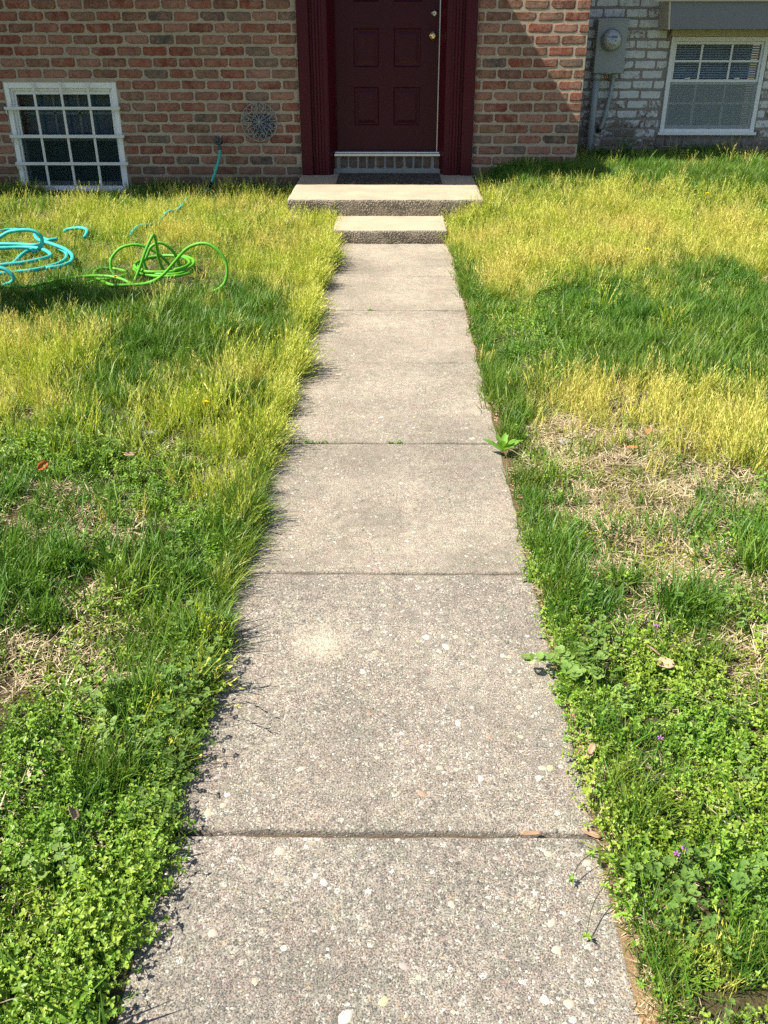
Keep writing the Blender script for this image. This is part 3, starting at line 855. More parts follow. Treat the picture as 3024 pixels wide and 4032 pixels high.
def pilaster(profile, name):
    mb = MB(); mb.extrude_xy(profile, 0.229, 2.42); return part(mb, name, M['maroon'], house)
def pil_prof(xo, xi, xj):
    """xo outer edge, xi inner edge of the flat casing, xj jamb face (sign gives the side)"""
    s_ = 1 if xi > xo else -1
    wd = abs(xi-xo)
    f0 = WY-0.034
    pts = [(xo, WY+0.05), (xo, f0+0.006), (xo+s_*0.006, f0)]
    pts += [(xo+s_*0.098, f0), (xo+s_*0.104, f0+0.008), (xo+s_*0.108, f0+0.034), (xo+s_*0.126, f0+0.034), (xo+s_*0.130, f0+0.012)]
    x = xo+s_*0.136
    for k in range(3):
        pts += [(x, f0+0.006), (x+s_*0.016, f0+0.004), (x+s_*0.022, f0+0.012), (x+s_*0.026, f0+0.012)]
        x += s_*0.028
    pts += [(xi, f0+0.010), (xi+s_*0.012, f0+0.020), (xi+s_*0.016, f0+0.045)]
    n = 3
    for k in range(n):
        t = (k+1)/n
        xx = xi+s_*0.016 + (xj-(xi+s_*0.016))*t; yy = f0+0.045+(DF-0.028-(f0+0.045))*t
        pts += [(xx, yy-0.012), (xx, yy)]
    pts += [(xj, DF+0.05)]
    if wd: pts += [(xo+s_*0.02, DF+0.05)]
    return pts
pilaster(pil_prof(DX0, -0.590, -0.523), 'pilaster')
pilaster(pil_prof(DX1, 0.462, 0.400), 'pilaster')
mb = MB(); mb.box(-0.60, 0.47, WY-0.03, DF+0.05, 2.402, 2.46); part(mb, 'door_head', M['maroon'], house)
mb = MB()
mb.box(-0.545, 0.425, 8.815, 8.96, 0.378, 0.398, 0.003); mb.box(-0.54, 0.42, 8.855, 8.95, 0.398, 0.411, 0.003)
part(mb, 'threshold', M['alu'], house)
mb = MB(); mb.box(-0.600, 0.470, 8.8445, 8.98, 0.20, 0.377); mb.box(-0.585, 0.455, 8.825, 8.8444, 0.20, 0.268, 0.006)
sill = part(mb, 'door_sill', M['sill_mortar'], house)
SBM = with_mat([brick_mesh(300+k, 0.070, 0.098, 0.05, 0.005, 0.010) for k in range(6)], M['sill_brick'])
for k in range(12):
    o = bpy.data.objects.new('brick', SBM[k % 6])
    o.location = Vector((-0.547+k*0.0855+rgb.uniform(-0.004, 0.004), 8.841, 0.322)) - wloc(sill)
    o.scale = (rgb.uniform(0.85, 1.02) if k not in (0, 11) else 0.7, 1, rgb.uniform(0.93, 1.03)); o.rotation_euler = (0, rgb.uniform(-0.03, 0.03), 0)
    link(o, sill)

mb = MB(); mb.lathe([(0, 0.0), (0.098, 0.0), (0.098, 0.010), (0.090, 0.014), (0.0, 0.014)], (-1.172, WY, 0.642))
part(mb, 'vent_cover', M['navy'], house)

# ------------------------------------------------------------------ neighbour's whitewashed wall
NY = 9.60
nb = empty('neighbour_house', (2.6, NY, 0))
tag(nb, 'neighbouring house wall of whitewashed brick with grey bay and white window', 'house')
VX0, VX1, VZ0, VZ1 = 2.603, 3.522, 0.486, 1.340
w = MB(); nf = NY+0.0022
w.box(1.656, VX0, nf, NY+0.2, -0.2, 2.6); w.box(VX1, 9, nf, NY+0.2, -0.2, 2.6)
w.box(VX0, VX1, nf, NY+0.2, VZ1, 2.6); w.box(VX0, VX1, nf, NY+0.2, -0.2, VZ0-0.003)
w.box(1.42, 9, NY, NY+0.2, 2.6, 5.6)
nwall = part(w, 'wall', M['wmortar'], nb)
WBM = with_mat([brick_mesh(500+k, 0.190, 0.0665, 0.06, 0.006, 0.011) for k in range(10)], M['wbrick'])
def white_spans(z):
    if z-0.036 > VZ1+0.045: return [(1.66, 4.6)]
    if z+0.036 < 0.375: return [(1.66, 4.6)]
    return [(1.66, VX0-0.012), (VX1+0.012, 4.6)]
nrows = [(k, 1.618 - 0.0862*k) for k in range(-9, 18)]
nw = lay_courses(white_spans, nrows, nwall, WBM, NY, 0.2055, 0.190, lambda x, z: x < 3.75 and 0.28 < z < 1.72, M['wbrick'], joint=0.0155)
print('white bricks', nw)
ring_ = MB()
ring(ring_, VX0, VX1, VZ0, VZ1-0.002, 0.040, NY-0.020, NY+0.12, 0.055, 0.040)
ring_.box(VX0-0.02, VX1+0.02, NY-0.045, NY-0.0205, VZ0-0.001, VZ0+0.026, 0.004)
window2 = part(ring_, 'window', M['white'], nb)
a0, a1 = VX0+0.041, VX1-0.041
mb = MB(); ring(mb, a0, a1, 0.952, VZ1-0.043, 0.020, NY-0.002, NY+0.03, 0.024, 0.024); part(mb, 'upper_sash', M['white'], window2)
mb = MB(); ring(mb, a0, a1, VZ0+0.056, 0.950, 0.022, NY+0.012, NY+0.045, 0.030, 0.022); part(mb, 'lower_sash', M['white'], window2)
for (zz0, zz1, yy, mid) in ((0.977, VZ1-0.068, NY+0.008, 1.132), (VZ0+0.087, 0.927, NY+0.028, 0.765)):
    mb = MB()
    for x in (2.908, 3.190): mb.box(x-0.009, x+0.009, yy, yy+0.012, zz0, zz1)
    mb.box(a0+0.021, a1-0.021, yy+0.0005, yy+0.0115, mid-0.009, mid+0.009)
    part(mb, 'muntin', M['white'], window2)
    mb = MB(); mb.box(a0+0.019, a1-0.019, yy+0.016, yy+0.019, zz0-0.003, zz1+0.003); part(mb, 'pane', M['glass'], window2)
for x in (2.80, 3.27):
    mb = MB(); mb.box(x-0.022, x+0.022, NY-0.016, NY-0.0025, 0.977, 0.987, 0.003); mb.box(x+0.0, x+0.026, NY-0.020, NY-0.0165, 0.983, 0.991, 0.002)
    part(mb, 'sash_lock', M['white'], window2)
mb = MB(); mb.box(a0+0.004, a1-0.004, NY-0.006, NY-0.005, VZ0+0.06, 0.946); part(mb, 'insect_screen', mat_screen('grey_insect_screen', (0.34, 0.38, 0.37), 0.40), window2)
mb = MB(); mb.box(a0-0.02, a1+0.02, NY+0.35, NY+0.36, VZ0-0.1, VZ1+0.1); part(mb, 'dark_interior', M['dark'], window2)
sl = MB(); sl.add([(a0+0.015, -0.010, -0.007), (a1-0.015, -0.010, -0.007), (a1-0.015, 0.0, 0.001), (a0+0.015, 0.0, 0.001), (a1-0.015, 0.010, 0.0065), (a0+0.015, 0.010, 0.0065)], [(0, 1, 2, 3), (3, 2, 4, 5)], True)
slm = sl.mesh('blind_slat'); slm.materials.append(M['blind'])
for k in range(39):
    o = bpy.data.objects.new('blind_slat', slm)
    o.location = Vector((0, NY+0.075, VZ0+0.075+k*0.0205)) - wloc(window2)
    link(o, window2)
mb = MB(); mb.box(VX0-0.02, VX1+0.03, NY-0.014, NY+0.1, 0.372, VZ0-0.004)
nsill = part(mb, 'window_sill', M['wmortar'], nb)
NSB = with_mat([brick_mesh(700+k, 0.060, 0.094, 0.05, 0.005, 0.007) for k in range(6)], M['wsill'])
for k in range(14):
    o = bpy.data.objects.new('brick', NSB[k % 6])
    o.location = Vector((VX0+0.012+k*0.0688, NY-0.0175+rgb.uniform(-0.002, 0.002), 0.428)) - wloc(nsill)
    o.rotation_euler = (0, rgb.uniform(-0.02, 0.05), 0); o.scale = (rgb.uniform(0.9, 1.03), 1, rgb.uniform(0.95, 1.05))
    link(o, nsill)
# grey bay above the window: sloped left edge, beige board under it
mb = MB()
y0, y1 = NY-0.36, NY-0.001
tb, bb = (2.40, 1.66), (2.475, 1.402)
mb.add([(bb[0], y0, bb[1]), (9, y0, bb[1]), (9, y0, 2.6), (2.35, y0, 2.6), (bb[0], y1, bb[1]), (9, y1, bb[1]), (9, y1, 2.6), (2.35, y1, 2.6)],
       [(0, 1, 2, 3), (7, 6, 5, 4), (0, 4, 5, 1), (3, 2, 6, 7), (0, 3, 7, 4)])
bay = part(mb, 'bay', M['fascia'], nb)
mb = MB(); mb.add([(bb[0]-0.012, y0-0.006, bb[1]-0.004), (bb[0]+0.004, y0-0.006, bb[1]-0.004), (2.354, y0-0.006, 2.6), (2.338, y0-0.006, 2.6),
                   (bb[0]-0.012, y1, bb[1]-0.004), (bb[0]+0.004, y1, bb[1]-0.004), (2.354, y1, 2.6), (2.338, y1, 2.6)],
                  [(0, 1, 2, 3), (0, 3, 7, 4), (0, 4, 5, 1)])
mb.box(2.30, 9, y0-0.02, y0-0.0065, 1.62, 1.645)
part(mb, 'trim', M['beige'], bay)
mb = MB(); mb.box(VX0-0.015, 9, NY-0.055, NY+0.0, VZ1+0.0, VZ1+0.06, 0.004); part(mb, 'head_board', M['beige'], nb)

# ------------------------------------------------------------------ electric meter
em = empty('electric_meter', (2.02, NY, 0.36))
tag(em, 'grey electric meter box with round dial and two conduits on white brick', 'electric meter')
mb = MB(); mb.box(1.878, 2.160, 9.478, NY-0.001, 1.032, 1.482, 0.007); mb.box(1.872, 2.166, 9.474, 9.4795, 1.470, 1.488, 0.002)
mb.box(1.995, 2.04, 9.470, 9.4779, 1.030, 1.046, 0.002)
part(mb, 'box', M['greymetal'], em)
dc = (2.012, 9.478, 1.312)
mb = MB(); mb.lathe([(0, 0), (0.094, 0), (0.094, 0.022), (0.086, 0.030), (0.084, 0.05), (0.080, 0.056)], dc, seg=36)
dialp = part(mb, 'meter_dial', M['alu'], em)
mb = MB(); mb.lathe([(0.0, 0), (0.078, 0), (0.078, 0.060), (0, 0.061)], dc, seg=36); part(mb, 'dial_face', M['dial'], dialp)
fy = dc[1]-0.0615
mb = MB(); mb.box(dc[0]-0.012, dc[0]+0.045, fy-0.002, fy, dc[2]+0.018, dc[2]+0.036); mb.box(dc[0]-0.042, dc[0]-0.020, fy-0.002, fy, dc[2]+0.020, dc[2]+0.032)
part(mb, 'display', M['lcd'], dialp)
mb = MB()
for k, (a, b) in enumerate(((-0.035, 0.010), (-0.03, 0.030), (-0.02, 0.035), (-0.012, 0.028))): mb.box(dc[0]+a, dc[0]+b, fy-0.0018, fy, dc[2]-0.026-k*0.009, dc[2]-0.023-k*0.009)
for dx in (-0.034, 0.034): mb.lathe([(0, 0), (0.006, 0), (0.006, 0.002), (0, 0.002)], (dc[0]+dx, fy, dc[2]-0.006), seg=10)
part(mb, 'printed_marks', M['ink'], dialp)
m = NT('meter_dome')
t_ = m.N('ShaderNodeBsdfTransparent'); g_ = m.N('ShaderNodeBsdfGlossy'); g_.inputs['Roughness'].default_value = 0.04
mx_ = m.N('ShaderNodeMixShader'); mx_.inputs[0].default_value = 0.10
m.L(t_.outputs[0], mx_.inputs[1]); m.L(g_.outputs[0], mx_.inputs[2]); m.L(mx_.outputs[0], m.out.inputs[0])
mb = MB(); mb.lathe([(0.080, 0.05), (0.079, 0.075), (0.072, 0.088), (0.05, 0.094), (0, 0.096)], dc, seg=36); part(mb, 'glass_dome', m.m, dialp)
mb = MB(); mb.tube([(1.922, 9.535, 1.031), (1.921, 9.535, 0.7), (1.918, 9.535, 0.2)], 0.034, 14, 1)
mb.tube([(1.922, 9.535, 1.031), (1.922, 9.535, 0.975)], 0.042, 14, 1)
part(mb, 'conduit', M['conduit'], em)
mb = MB(); mb.tube([(2.085, 9.545, 1.031), (2.075, 9.548, 0.85), (2.035, 9.553, 0.60), (2.018, 9.556, 0.555), (2.008, 9.575, 0.528), (2.004, 9.605, 0.52)], 0.0195, 12, 4)
mb.tube([(2.085, 9.545, 1.031), (2.083, 9.545, 0.995)], 0.026, 12, 1)
part(mb, 'conduit', M['conduit'], em)
mb = MB(); mb.tube([(2.014, 9.552, 0.556), (2.006, 9.570, 0.530), (2.002, 9.598, 0.523)], 0.024, 12, 2); part(mb, 'elbow', M['gun'], em)
mb = MB()
for k in range(3): mb.tube([(1.985+k*0.02, 9.50, 1.031), (1.988+k*0.02, 9.498, 1.01), (2.0+k*0.02, 9.505, 0.985-k*0.01)], 0.004, 6, 3)
part(mb, 'wire', M['redwire'], em)
mb = MB(); mb.box(2.022, 2.032, 9.494, 9.500, 0.985, 1.0315); part(mb, 'seal', M['black'], em)

# ------------------------------------------------------------------ wrought wall ornament
orn = empty('wall_ornament', (-1.203, WY-0.02, 0.674))
tag(orn, 'round grey wrought iron scroll ornament on brick wall left of the door', 'wall ornament')
oc = Vector((-1.203, WY-0.022, 0.674)); OR_ = 0.160
def P2(r, a, dy=0): return (oc.x + r*math.cos(a), oc.y+dy, oc.z + r*math.sin(a))
mb = MB(); mb.tube([P2(OR_, 2*PI*k/40) for k in range(40)], 0.0042, 8, 1, closed=True); part(mb, 'ring', M['iron'], orn)
def spiral(cx, cz, r0, r1, a0, turns, n=26):
    return [(cx + (r0+(r1-r0)*t)*math.cos(a0+turns*2*PI*t), oc.y, cz + (r0+(r1-r0)*t)*math.sin(a0+turns*2*PI*t)) for t in [i/n for i in range(n+1)]]
def rot2(pts, a):
    c, s_ = math.cos(a), math.sin(a)
    return [(oc.x+(p[0]-oc.x)*c-(p[2]-oc.z)*s_, p[1], oc.z+(p[0]-oc.x)*s_+(p[2]-oc.z)*c) for p in pts]
for q in range(4):
    mb = MB()
    for sg in (-1, 1):
        arm = [(oc.x+sg*0.006, oc.y, oc.z+0.070), (oc.x+sg*0.030, oc.y, oc.z+0.085), (oc.x+sg*0.050, oc.y, oc.z+0.118), (oc.x+sg*0.036, oc.y, oc.z+0.150), (oc.x+sg*0.016, oc.y, oc.z+0.146), (oc.x+sg*0.008, oc.y, oc.z+0.122)]
        arm += [(oc.x+sg*(0.022-0.014*math.cos(u)), oc.y, oc.z+0.108-0.014*math.sin(u)) for u in (0.6, 1.4, 2.3, 3.2, 4.2)]
        mb.tube(rot2(arm, q*PI/2), 0.0034, 6, 4)
    part(mb, 'scroll', M['iron'], orn)
for q in range(4):
    mb = MB(); b = PI/4
    for sg in (-1, 1):
        leaf = [(0.055, 0), (0.085, 0.016), (0.115, 0.020), (0.156, 0.0)]
        pts = [(oc.x + r*math.cos(b)-sg*d*math.sin(b), oc.y, oc.z + r*math.sin(b)+sg*d*math.cos(b)) for r, d in leaf]
        mb.tube(rot2(pts, q*PI/2), 0.0034, 6, 4)
        pts = [(oc.x + r*math.cos(b)-sg*d*math.sin(b), oc.y, oc.z + r*math.sin(b)+sg*d*math.cos(b)) for r, d in [(0.100, 0.004), (0.118, 0.034), (0.145, 0.052)]]
        mb.tube(rot2(pts, q*PI/2), 0.0034, 6, 3)
    part(mb, 'leaf_scroll', M['iron'], orn)
mb = MB()
mb.tube([P2(0.016, 2*PI*k/16) for k in range(16)], 0.0035, 6, 1, closed=True)
for k in range(8):
    a = k*PI/4 + PI/8
    for sg in (-1, 1):
        mb.tube([P2(0.018, a), P2(0.036, a+sg*0.30), P2(0.060, a+sg*0.16), P2(0.066, a)], 0.0028, 6, 3)
mb.lathe([(0, 0), (0.012, 0.0), (0.010, 0.007), (0, 0.009)], (oc.x, oc.y, oc.z), seg=12)
part(mb, 'rosette', M['iron'], orn)
mb = MB()
for a in (PI/2, PI*1.5): mb.tube([P2(OR_-0.003, a), P2(OR_-0.003, a, 0.021)], 0.004, 6, 1)
part(mb, 'standoff', M['iron'], orn)

# ------------------------------------------------------------------ tap and hoses
tap = empty('garden_tap', (-1.57, WY, 0.52))
tag(tap, 'grey garden tap on the brick wall with a teal hose screwed on', 'garden tap')
mb = MB(); mb.lathe([(0, 0), (0.030, 0), (0.030, 0.006), (0.016, 0.010), (0.015, 0.05), (0.019, 0.055), (0.019, 0.075), (0, 0.078)], (-1.575, WY, 0.512), seg=16)
mb.tube([(-1.575, WY-0.062, 0.512), (-1.570, WY-0.085, 0.495), (-1.564, WY-0.09, 0.470)], 0.015, 10, 3)
part(mb, 'body', M['gun'], tap)
mb = MB(); hc = (-1.577, WY-0.105, 0.530)
n = 36; pr = []
mb.tube([(hc[0]+(0.031+0.004*math.cos(6*2*PI*k/n))*math.cos(2*PI*k/n), hc[1], hc[2]+(0.031+0.004*math.cos(6*2*PI*k/n))*math.sin(2*PI*k/n)) for k in range(n)], 0.0065, 8, 1, closed=True)
for k in range(3): mb.tube([(hc[0]-0.03*math.cos(k*PI/3), hc[1], hc[2]-0.03*math.sin(k*PI/3)), (hc[0]+0.03*math.cos(k*PI/3), hc[1], hc[2]+0.03*math.sin(k*PI/3))], 0.005, 6, 1)
mb.tube([(hc[0], hc[1]-0.006, hc[2]), (-1.576, WY-0.07, 0.515)], 0.008, 8, 1)
part(mb, 'handle', M['gun'], tap)
mb = MB(); mb.tube([(-1.564, WY-0.09, 0.478), (-1.562, WY-0.092, 0.448)], 0.019, 10, 1); part(mb, 'coupling', M['gun'], tap)

GREEN = [[[-2.284,5.097,0.14],[-2.236,5.107,0.14],[-2.07,5.133,0.14],[-1.93,5.239,0.15],[-1.811,5.32,0.15],[-1.686,5.325,0.15],[-1.592,5.279,0.145],[-1.526,5.25,0.125],[-1.511,5.30,0.108],[-1.434,5.318,0.117],[-1.354,5.307,0.16],[-1.261,5.296,0.252],[-1.189,5.285,0.32],[-1.113,5.274,0.35],[-1.05,5.263,0.346],[-0.991,5.252,0.301],[-0.959,5.242,0.234],[-0.968,5.231,0.158],[-1.002,5.22,0.112],[-1.06,5.209,0.085]],
[[-2.082,5.058,0.12],[-2.013,5.109,0.12],[-1.868,5.203,0.12],[-1.798,5.267,0.12],[-1.753,5.358,0.12],[-1.687,5.384,0.12],[-1.632,5.452,0.12],[-1.616,5.498,0.12]],
[[-1.67,5.479,0.095],[-1.695,5.494,0.114],[-1.714,5.509,0.143],[-1.715,5.524,0.186],[-1.702,5.539,0.219],[-1.648,5.554,0.266],[-1.566,5.569,0.281],[-1.498,5.584,0.26],[-1.432,5.599,0.215],[-1.386,5.614,0.156],[-1.376,5.629,0.106]],
[[-1.632,5.56,0.12],[-1.739,5.638,0.12],[-1.817,5.645,0.12],[-1.831,5.546,0.12],[-1.793,5.432,0.12],[-1.701,5.304,0.12],[-1.628,5.234,0.12],[-1.523,5.245,0.12],[-1.447,5.26,0.12],[-1.404,5.307,0.12]],
[[-1.546,5.379,0.104],[-1.51,5.401,0.178],[-1.467,5.423,0.276],[-1.426,5.446,0.351],[-1.42,5.468,0.357],[-1.418,5.49,0.338],[-1.421,5.512,0.28],[-1.424,5.534,0.22],[-1.416,5.557,0.151],[-1.407,5.579,0.113]],
[[-1.579,5.529,0.111],[-1.521,5.541,0.182],[-1.495,5.554,0.225],[-1.47,5.566,0.268],[-1.419,5.579,0.291],[-1.369,5.591,0.263],[-1.331,5.604,0.205],[-1.321,5.616,0.147],[-1.314,5.629,0.111]],
[[-1.216,5.559,0.138],[-1.226,5.459,0.138],[-1.276,5.385,0.14],[-1.35,5.358,0.14],[-1.432,5.378,0.14],[-1.516,5.44,0.14],[-1.58,5.534,0.14],[-1.605,5.644,0.14],[-1.591,5.747,0.14],[-1.547,5.823,0.145],[-1.47,5.853,0.15],[-1.378,5.83,0.155],[-1.298,5.76,0.16],[-1.243,5.664,0.16],[-1.235,5.53,0.155],[-1.265,5.408,0.15],[-1.328,5.375,0.15],[-1.406,5.383,0.15],[-1.478,5.431,0.15],[-1.537,5.509,0.15],[-1.576,5.605,0.15],[-1.577,5.699,0.15],[-1.535,5.773,0.155],[-1.467,5.809,0.16],[-1.386,5.799,0.165],[-1.303,5.745,0.17],[-1.244,5.665,0.17],[-1.222,5.572,0.168],[-1.231,5.48,0.165],[-1.30,5.41,0.16],[-1.443,5.389,0.16],[-1.518,5.439,0.16],[-1.568,5.515,0.16],[-1.586,5.603,0.16],[-1.576,5.685,0.16],[-1.535,5.744,0.165],[-1.464,5.768,0.17],[-1.384,5.75,0.175],[-1.315,5.694,0.18],[-1.263,5.616,0.18],[-1.239,5.531,0.178],[-1.254,5.451,0.175],[-1.303,5.393,0.17]],
[[-1.488,5.429,0.226],[-1.483,5.429,0.19],[-1.47,5.429,0.153],[-1.441,5.429,0.128]]]
TEAL = [[[-2.585,5.97,0.209],[-2.553,5.976,0.228],[-2.489,5.982,0.26],[-2.4,5.988,0.271],[-2.334,5.995,0.263],[-2.297,6.001,0.233],[-2.297,6.007,0.188],[-2.332,6.013,0.147],[-2.373,6.02,0.129]],
[[-2.668,6.131,0.16],[-2.623,6.122,0.16],[-2.497,6.113,0.16],[-2.387,6.091,0.16],[-2.352,6.115,0.16]],
[[-2.631,6.033,0.15],[-2.595,6.042,0.15],[-2.452,6.067,0.15],[-2.327,6.031,0.15],[-2.226,5.91,0.15],[-2.187,5.81,0.15],[-2.228,5.716,0.15],[-2.294,5.633,0.15],[-2.413,5.571,0.15],[-2.446,5.558,0.15]],
[[-2.523,6.487,0.15],[-2.434,6.308,0.15],[-2.309,6.187,0.15],[-2.163,6.024,0.15],[-2.057,5.846,0.15],[-2.008,5.677,0.15],[-2.015,5.595,0.15],[-2.043,5.535,0.15],[-2.104,5.495,0.15]],
[[-2.245,6.139,0.13],[-2.149,6.002,0.13],[-2.095,5.827,0.13],[-2.101,5.701,0.13],[-2.143,5.599,0.13],[-2.21,5.52,0.13],[-2.289,5.48,0.13],[-2.367,5.441,0.13],[-2.401,5.433,0.13]],
[[-2.363,5.635,0.14],[-2.377,5.738,0.14],[-2.398,5.887,0.14],[-2.399,5.999,0.14],[-2.37,6.091,0.14]],
[[-2.311,5.267,0.206],[-2.286,5.267,0.199],[-2.252,5.267,0.186],[-2.222,5.267,0.159],[-2.223,5.267,0.132],[-2.249,5.267,0.115],[-2.287,5.267,0.105]],
[[-2.877,6.648,0.13],[-2.849,6.692,0.13],[-2.803,6.748,0.13],[-2.736,6.748,0.13]],
[[-2.457,6.457,0.13],[-2.404,6.396,0.13],[-2.375,6.406,0.13],[-2.35,6.432,0.13]],
[[-2.346,6.59,0.15],[-2.325,6.612,0.16],[-2.243,6.612,0.17],[-2.179,6.581,0.16],[-2.175,6.49,0.13]],
[[-1.905,6.609,0.10],[-1.865,6.757,0.15],[-1.808,6.871,0.14],[-1.774,7.018,0.13],[-1.748,7.189,0.17],[-1.716,7.426,0.15]],
[[-1.562,8.667,0.451],[-1.56,8.632,0.425],[-1.571,8.597,0.362],[-1.605,8.562,0.266],[-1.647,8.527,0.177],[-1.696,8.492,0.12],[-1.776,8.457,0.10],[-1.80,8.20,0.11],[-1.76,7.8,0.12],[-1.716,7.426,0.15]]]
mb = MB()
for st in GREEN: mb.tube([(p[0], p[1], p[2]-0.012) for p in st], 0.0092, 10, 5)
gh = mb.build('garden_hose', M['greenhose']); tag(gh, 'bright green garden hose in a tangled standing pile on the grass', 'garden hose')
mb = MB()
for st in TEAL: mb.tube([(p[0], p[1], p[2]-(0.006 if p[2] < 0.175 else 0.0)) for p in st], 0.0122, 10, 5)
th = mb.build('garden_hose', M['teal']); tag(th, 'teal garden hose running from the wall tap to a loose coil', 'garden hose')
mb = MB(); mb.tube([(-1.640, 8.533, 0.192), (-1.668, 8.512, 0.150)], 0.017, 10, 1); part(mb, 'hose_coupling', M['black'], th)

# ------------------------------------------------------------------ lawn: clump shapes
class Tuft:
    def __init__(s): s.v, s.f, s.b = [], [], []
    def blade(s, p, a, L, wd, lean, curl, val, seg=3, twist=0.0):
        d = Vector((math.cos(a), math.sin(a), 0)); sd = Vector((-math.sin(a+twist), math.cos(a+twist), 0))
        n0 = len(s.v); pos = Vector(p); ang = lean
        for i in range(seg+1):
            t = i/seg; w_ = wd*(1-t**1.8)*0.5
            if i == seg: s.v.append(tuple(pos)); s.b.append((val, t))
            else:
                s.v.append(tuple(pos - sd*w_)); s.v.append(tuple(pos + sd*w_)); s.b += [(val, t), (val, t)]
            pos = pos + (d*math.sin(ang) + Vector((0, 0, 1))*math.cos(ang))*(L/seg); ang += curl/seg
        for i in range(seg-1): s.f.append((n0+2*i, n0+2*i+1, n0+2*i+3, n0+2*i+2))
        s.f.append((n0+2*(seg-1), n0+2*(seg-1)+1, n0+2*seg))
        return pos
    def leaf(s, p, d, nrm, L, wd, val, fold=0.25):
        d = Vector(d).normalized(); nrm = Vector(nrm); sd = d.cross(nrm)
        if sd.length < 1e-5: sd = d.orthogonal()
        sd.normalize(); nn = sd.cross(d); p = Vector(p); n0 = len(s.v)
        pts = [p, p+d*L*0.35+sd*wd*0.5+nn*wd*fold, p+d*L*0.72+sd*wd*0.36+nn*wd*fold*0.6, p+d*L-nn*L*0.08, p+d*L*0.72-sd*wd*0.36+nn*wd*fold*0.6, p+d*L*0.35-sd*wd*0.5+nn*wd*fold, p+d*L*0.5]
        s.v += [tuple(q) for q in pts]; s.b += [(val, 0)]*7
        s.f += [(n0, n0+1, n0+6), (n0+1, n0+2, n0+6), (n0+2, n0+3, n0+6), (n0+3, n0+4, n0+6), (n0+4, n0+5, n0+6), (n0+5, n0, n0+6)]
    def scallop(s, p, d, nrm, rad, val, lobes=7):
        d = Vector(d).normalized(); nrm = Vector(nrm); sd = d.cross(nrm)
        if sd.length < 1e-5: sd = d.orthogonal()
        sd.normalize(); nn = sd.cross(d); c = Vector(p)+d*rad; n0 = len(s.v)
        s.v.append(tuple(c - nn*rad*0.12)); s.b.append((val, 0)); m_ = lobes*2
        for k in range(m_+1):
            a = PI + 0.35 + (2*PI-0.7)*k/m_
            r_ = rad*(1.0 if k % 2 else 0.82)
            q = c + d*math.cos(a)*r_*0.9 + sd*math.sin(a)*r_ + nn*rad*0.15*(1 if k % 2 else 0.3)
            s.v.append(tuple(q)); s.b.append((val, 0))
        for k in range(m_): s.f.append((n0, n0+1+k, n0+2+k))
    def stem(s, a, b, wd, val):
        a, b = Vector(a), Vector(b); t = (b-a); sd = t.cross(Vector((0, 0, 1)))
        if sd.length < 1e-6: sd = Vector((1, 0, 0))
        sd.normalize(); n2 = t.cross(sd).normalized(); n0 = len(s.v)
        for k in range(3):
            o_ = (sd*math.cos(2.094*k) + n2*math.sin(2.094*k))*wd*0.5
            s.v += [tuple(a+o_), tuple(b+o_)]; s.b += [(val, 0), (val, 0)]
        for k in range(3):
            l = (k+1) % 3; s.f.append((n0+2*k, n0+2*l, n0+2*l+1, n0+2*k+1))
    def obj(s, name, mat, coll=None):
        me = bpy.data.meshes.new(name); me.from_pydata(s.v, [], s.f)
        at = me.attributes.new('bl', 'FLOAT_VECTOR', 'POINT')
        at.data.foreach_set('vector', np.array([(b[0], b[1], 0) for b in s.b], np.float32).ravel())
        me.polygons.foreach_set('use_smooth', [True]*len(s.f)); me.materials.append(mat)
        return bpy.data.objects.new(name, me)
rt = random.Random(77)
U = rt.uniform
def tuft_turf(nb_, hmin, hmax, rad, wd=(0.0022, 0.0040)):
    t = Tuft()
    for _ in range(nb_):
        a = U(0, 2*PI); r_ = rad*math.sqrt(U(0, 1)); ph = U(0, 2*PI)
        t.blade((r_*math.cos(ph), r_*math.sin(ph), -0.006), a, U(hmin, hmax), U(*wd), U(0.05, 0.5), U(0.2, 1.25), U(0, 1), 3, U(-0.6, 0.6))
    return t
def tuft_seed(k):
    t = Tuft()
    for _ in range(14):
        a = U(0, 2*PI); r_ = 0.035*math.sqrt(U(0, 1)); ph = U(0, 2*PI)
        t.blade((r_*math.cos(ph), r_*math.sin(ph), -0.005), a, U(0.04, 0.115), U(0.0030, 0.0055), U(0.05, 0.65), U(0.2, 0.9), U(0, 0.9), 2, U(-0.6, 0.6))
    for _ in range(9):
        a = U(0, 2*PI); r_ = 0.035*math.sqrt(U(0, 1)); ph = U(0, 2*PI); L = U(0.07, 0.15); ln = U(0.03, 0.34); cu = U(0.05, 0.6)
        p0 = Vector((r_*math.cos(ph), r_*math.sin(ph), -0.005)); d = Vector((math.cos(a), math.sin(a), 0)); val = U(0.2, 1)
        t.blade(p0, a, L, 0.0025, ln, cu, val, 2)
        for q in range(7):
            f_ = 0.58+0.42*q/6; an = ln+cu*f_*0.6
            ax = d*math.sin(an)+Vector((0, 0, 1))*math.cos(an)
            c = p0 + ax*L*f_
            b_ = U(0, 2*PI); dd = (ax + Vector((math.cos(b_), math.sin(b_), 0))*U(0.15, 0.5)).normalized()
            n0 = len(t.v); e = dd*U(0.009, 0.019); sd = dd.cross(Vector((U(-1, 1), U(-1, 1), 0.2))).normalized()*U(0.0012, 0.0021)
            t.v += [tuple(c), tuple(c+e*0.5+sd), tuple(c+e), tuple(c+e*0.5-sd)]; t.b += [(min(1, val+U(-0.1, 0.25)), 0)]*4
            t.f.append((n0, n0+1, n0+2, n0+3))
    return t
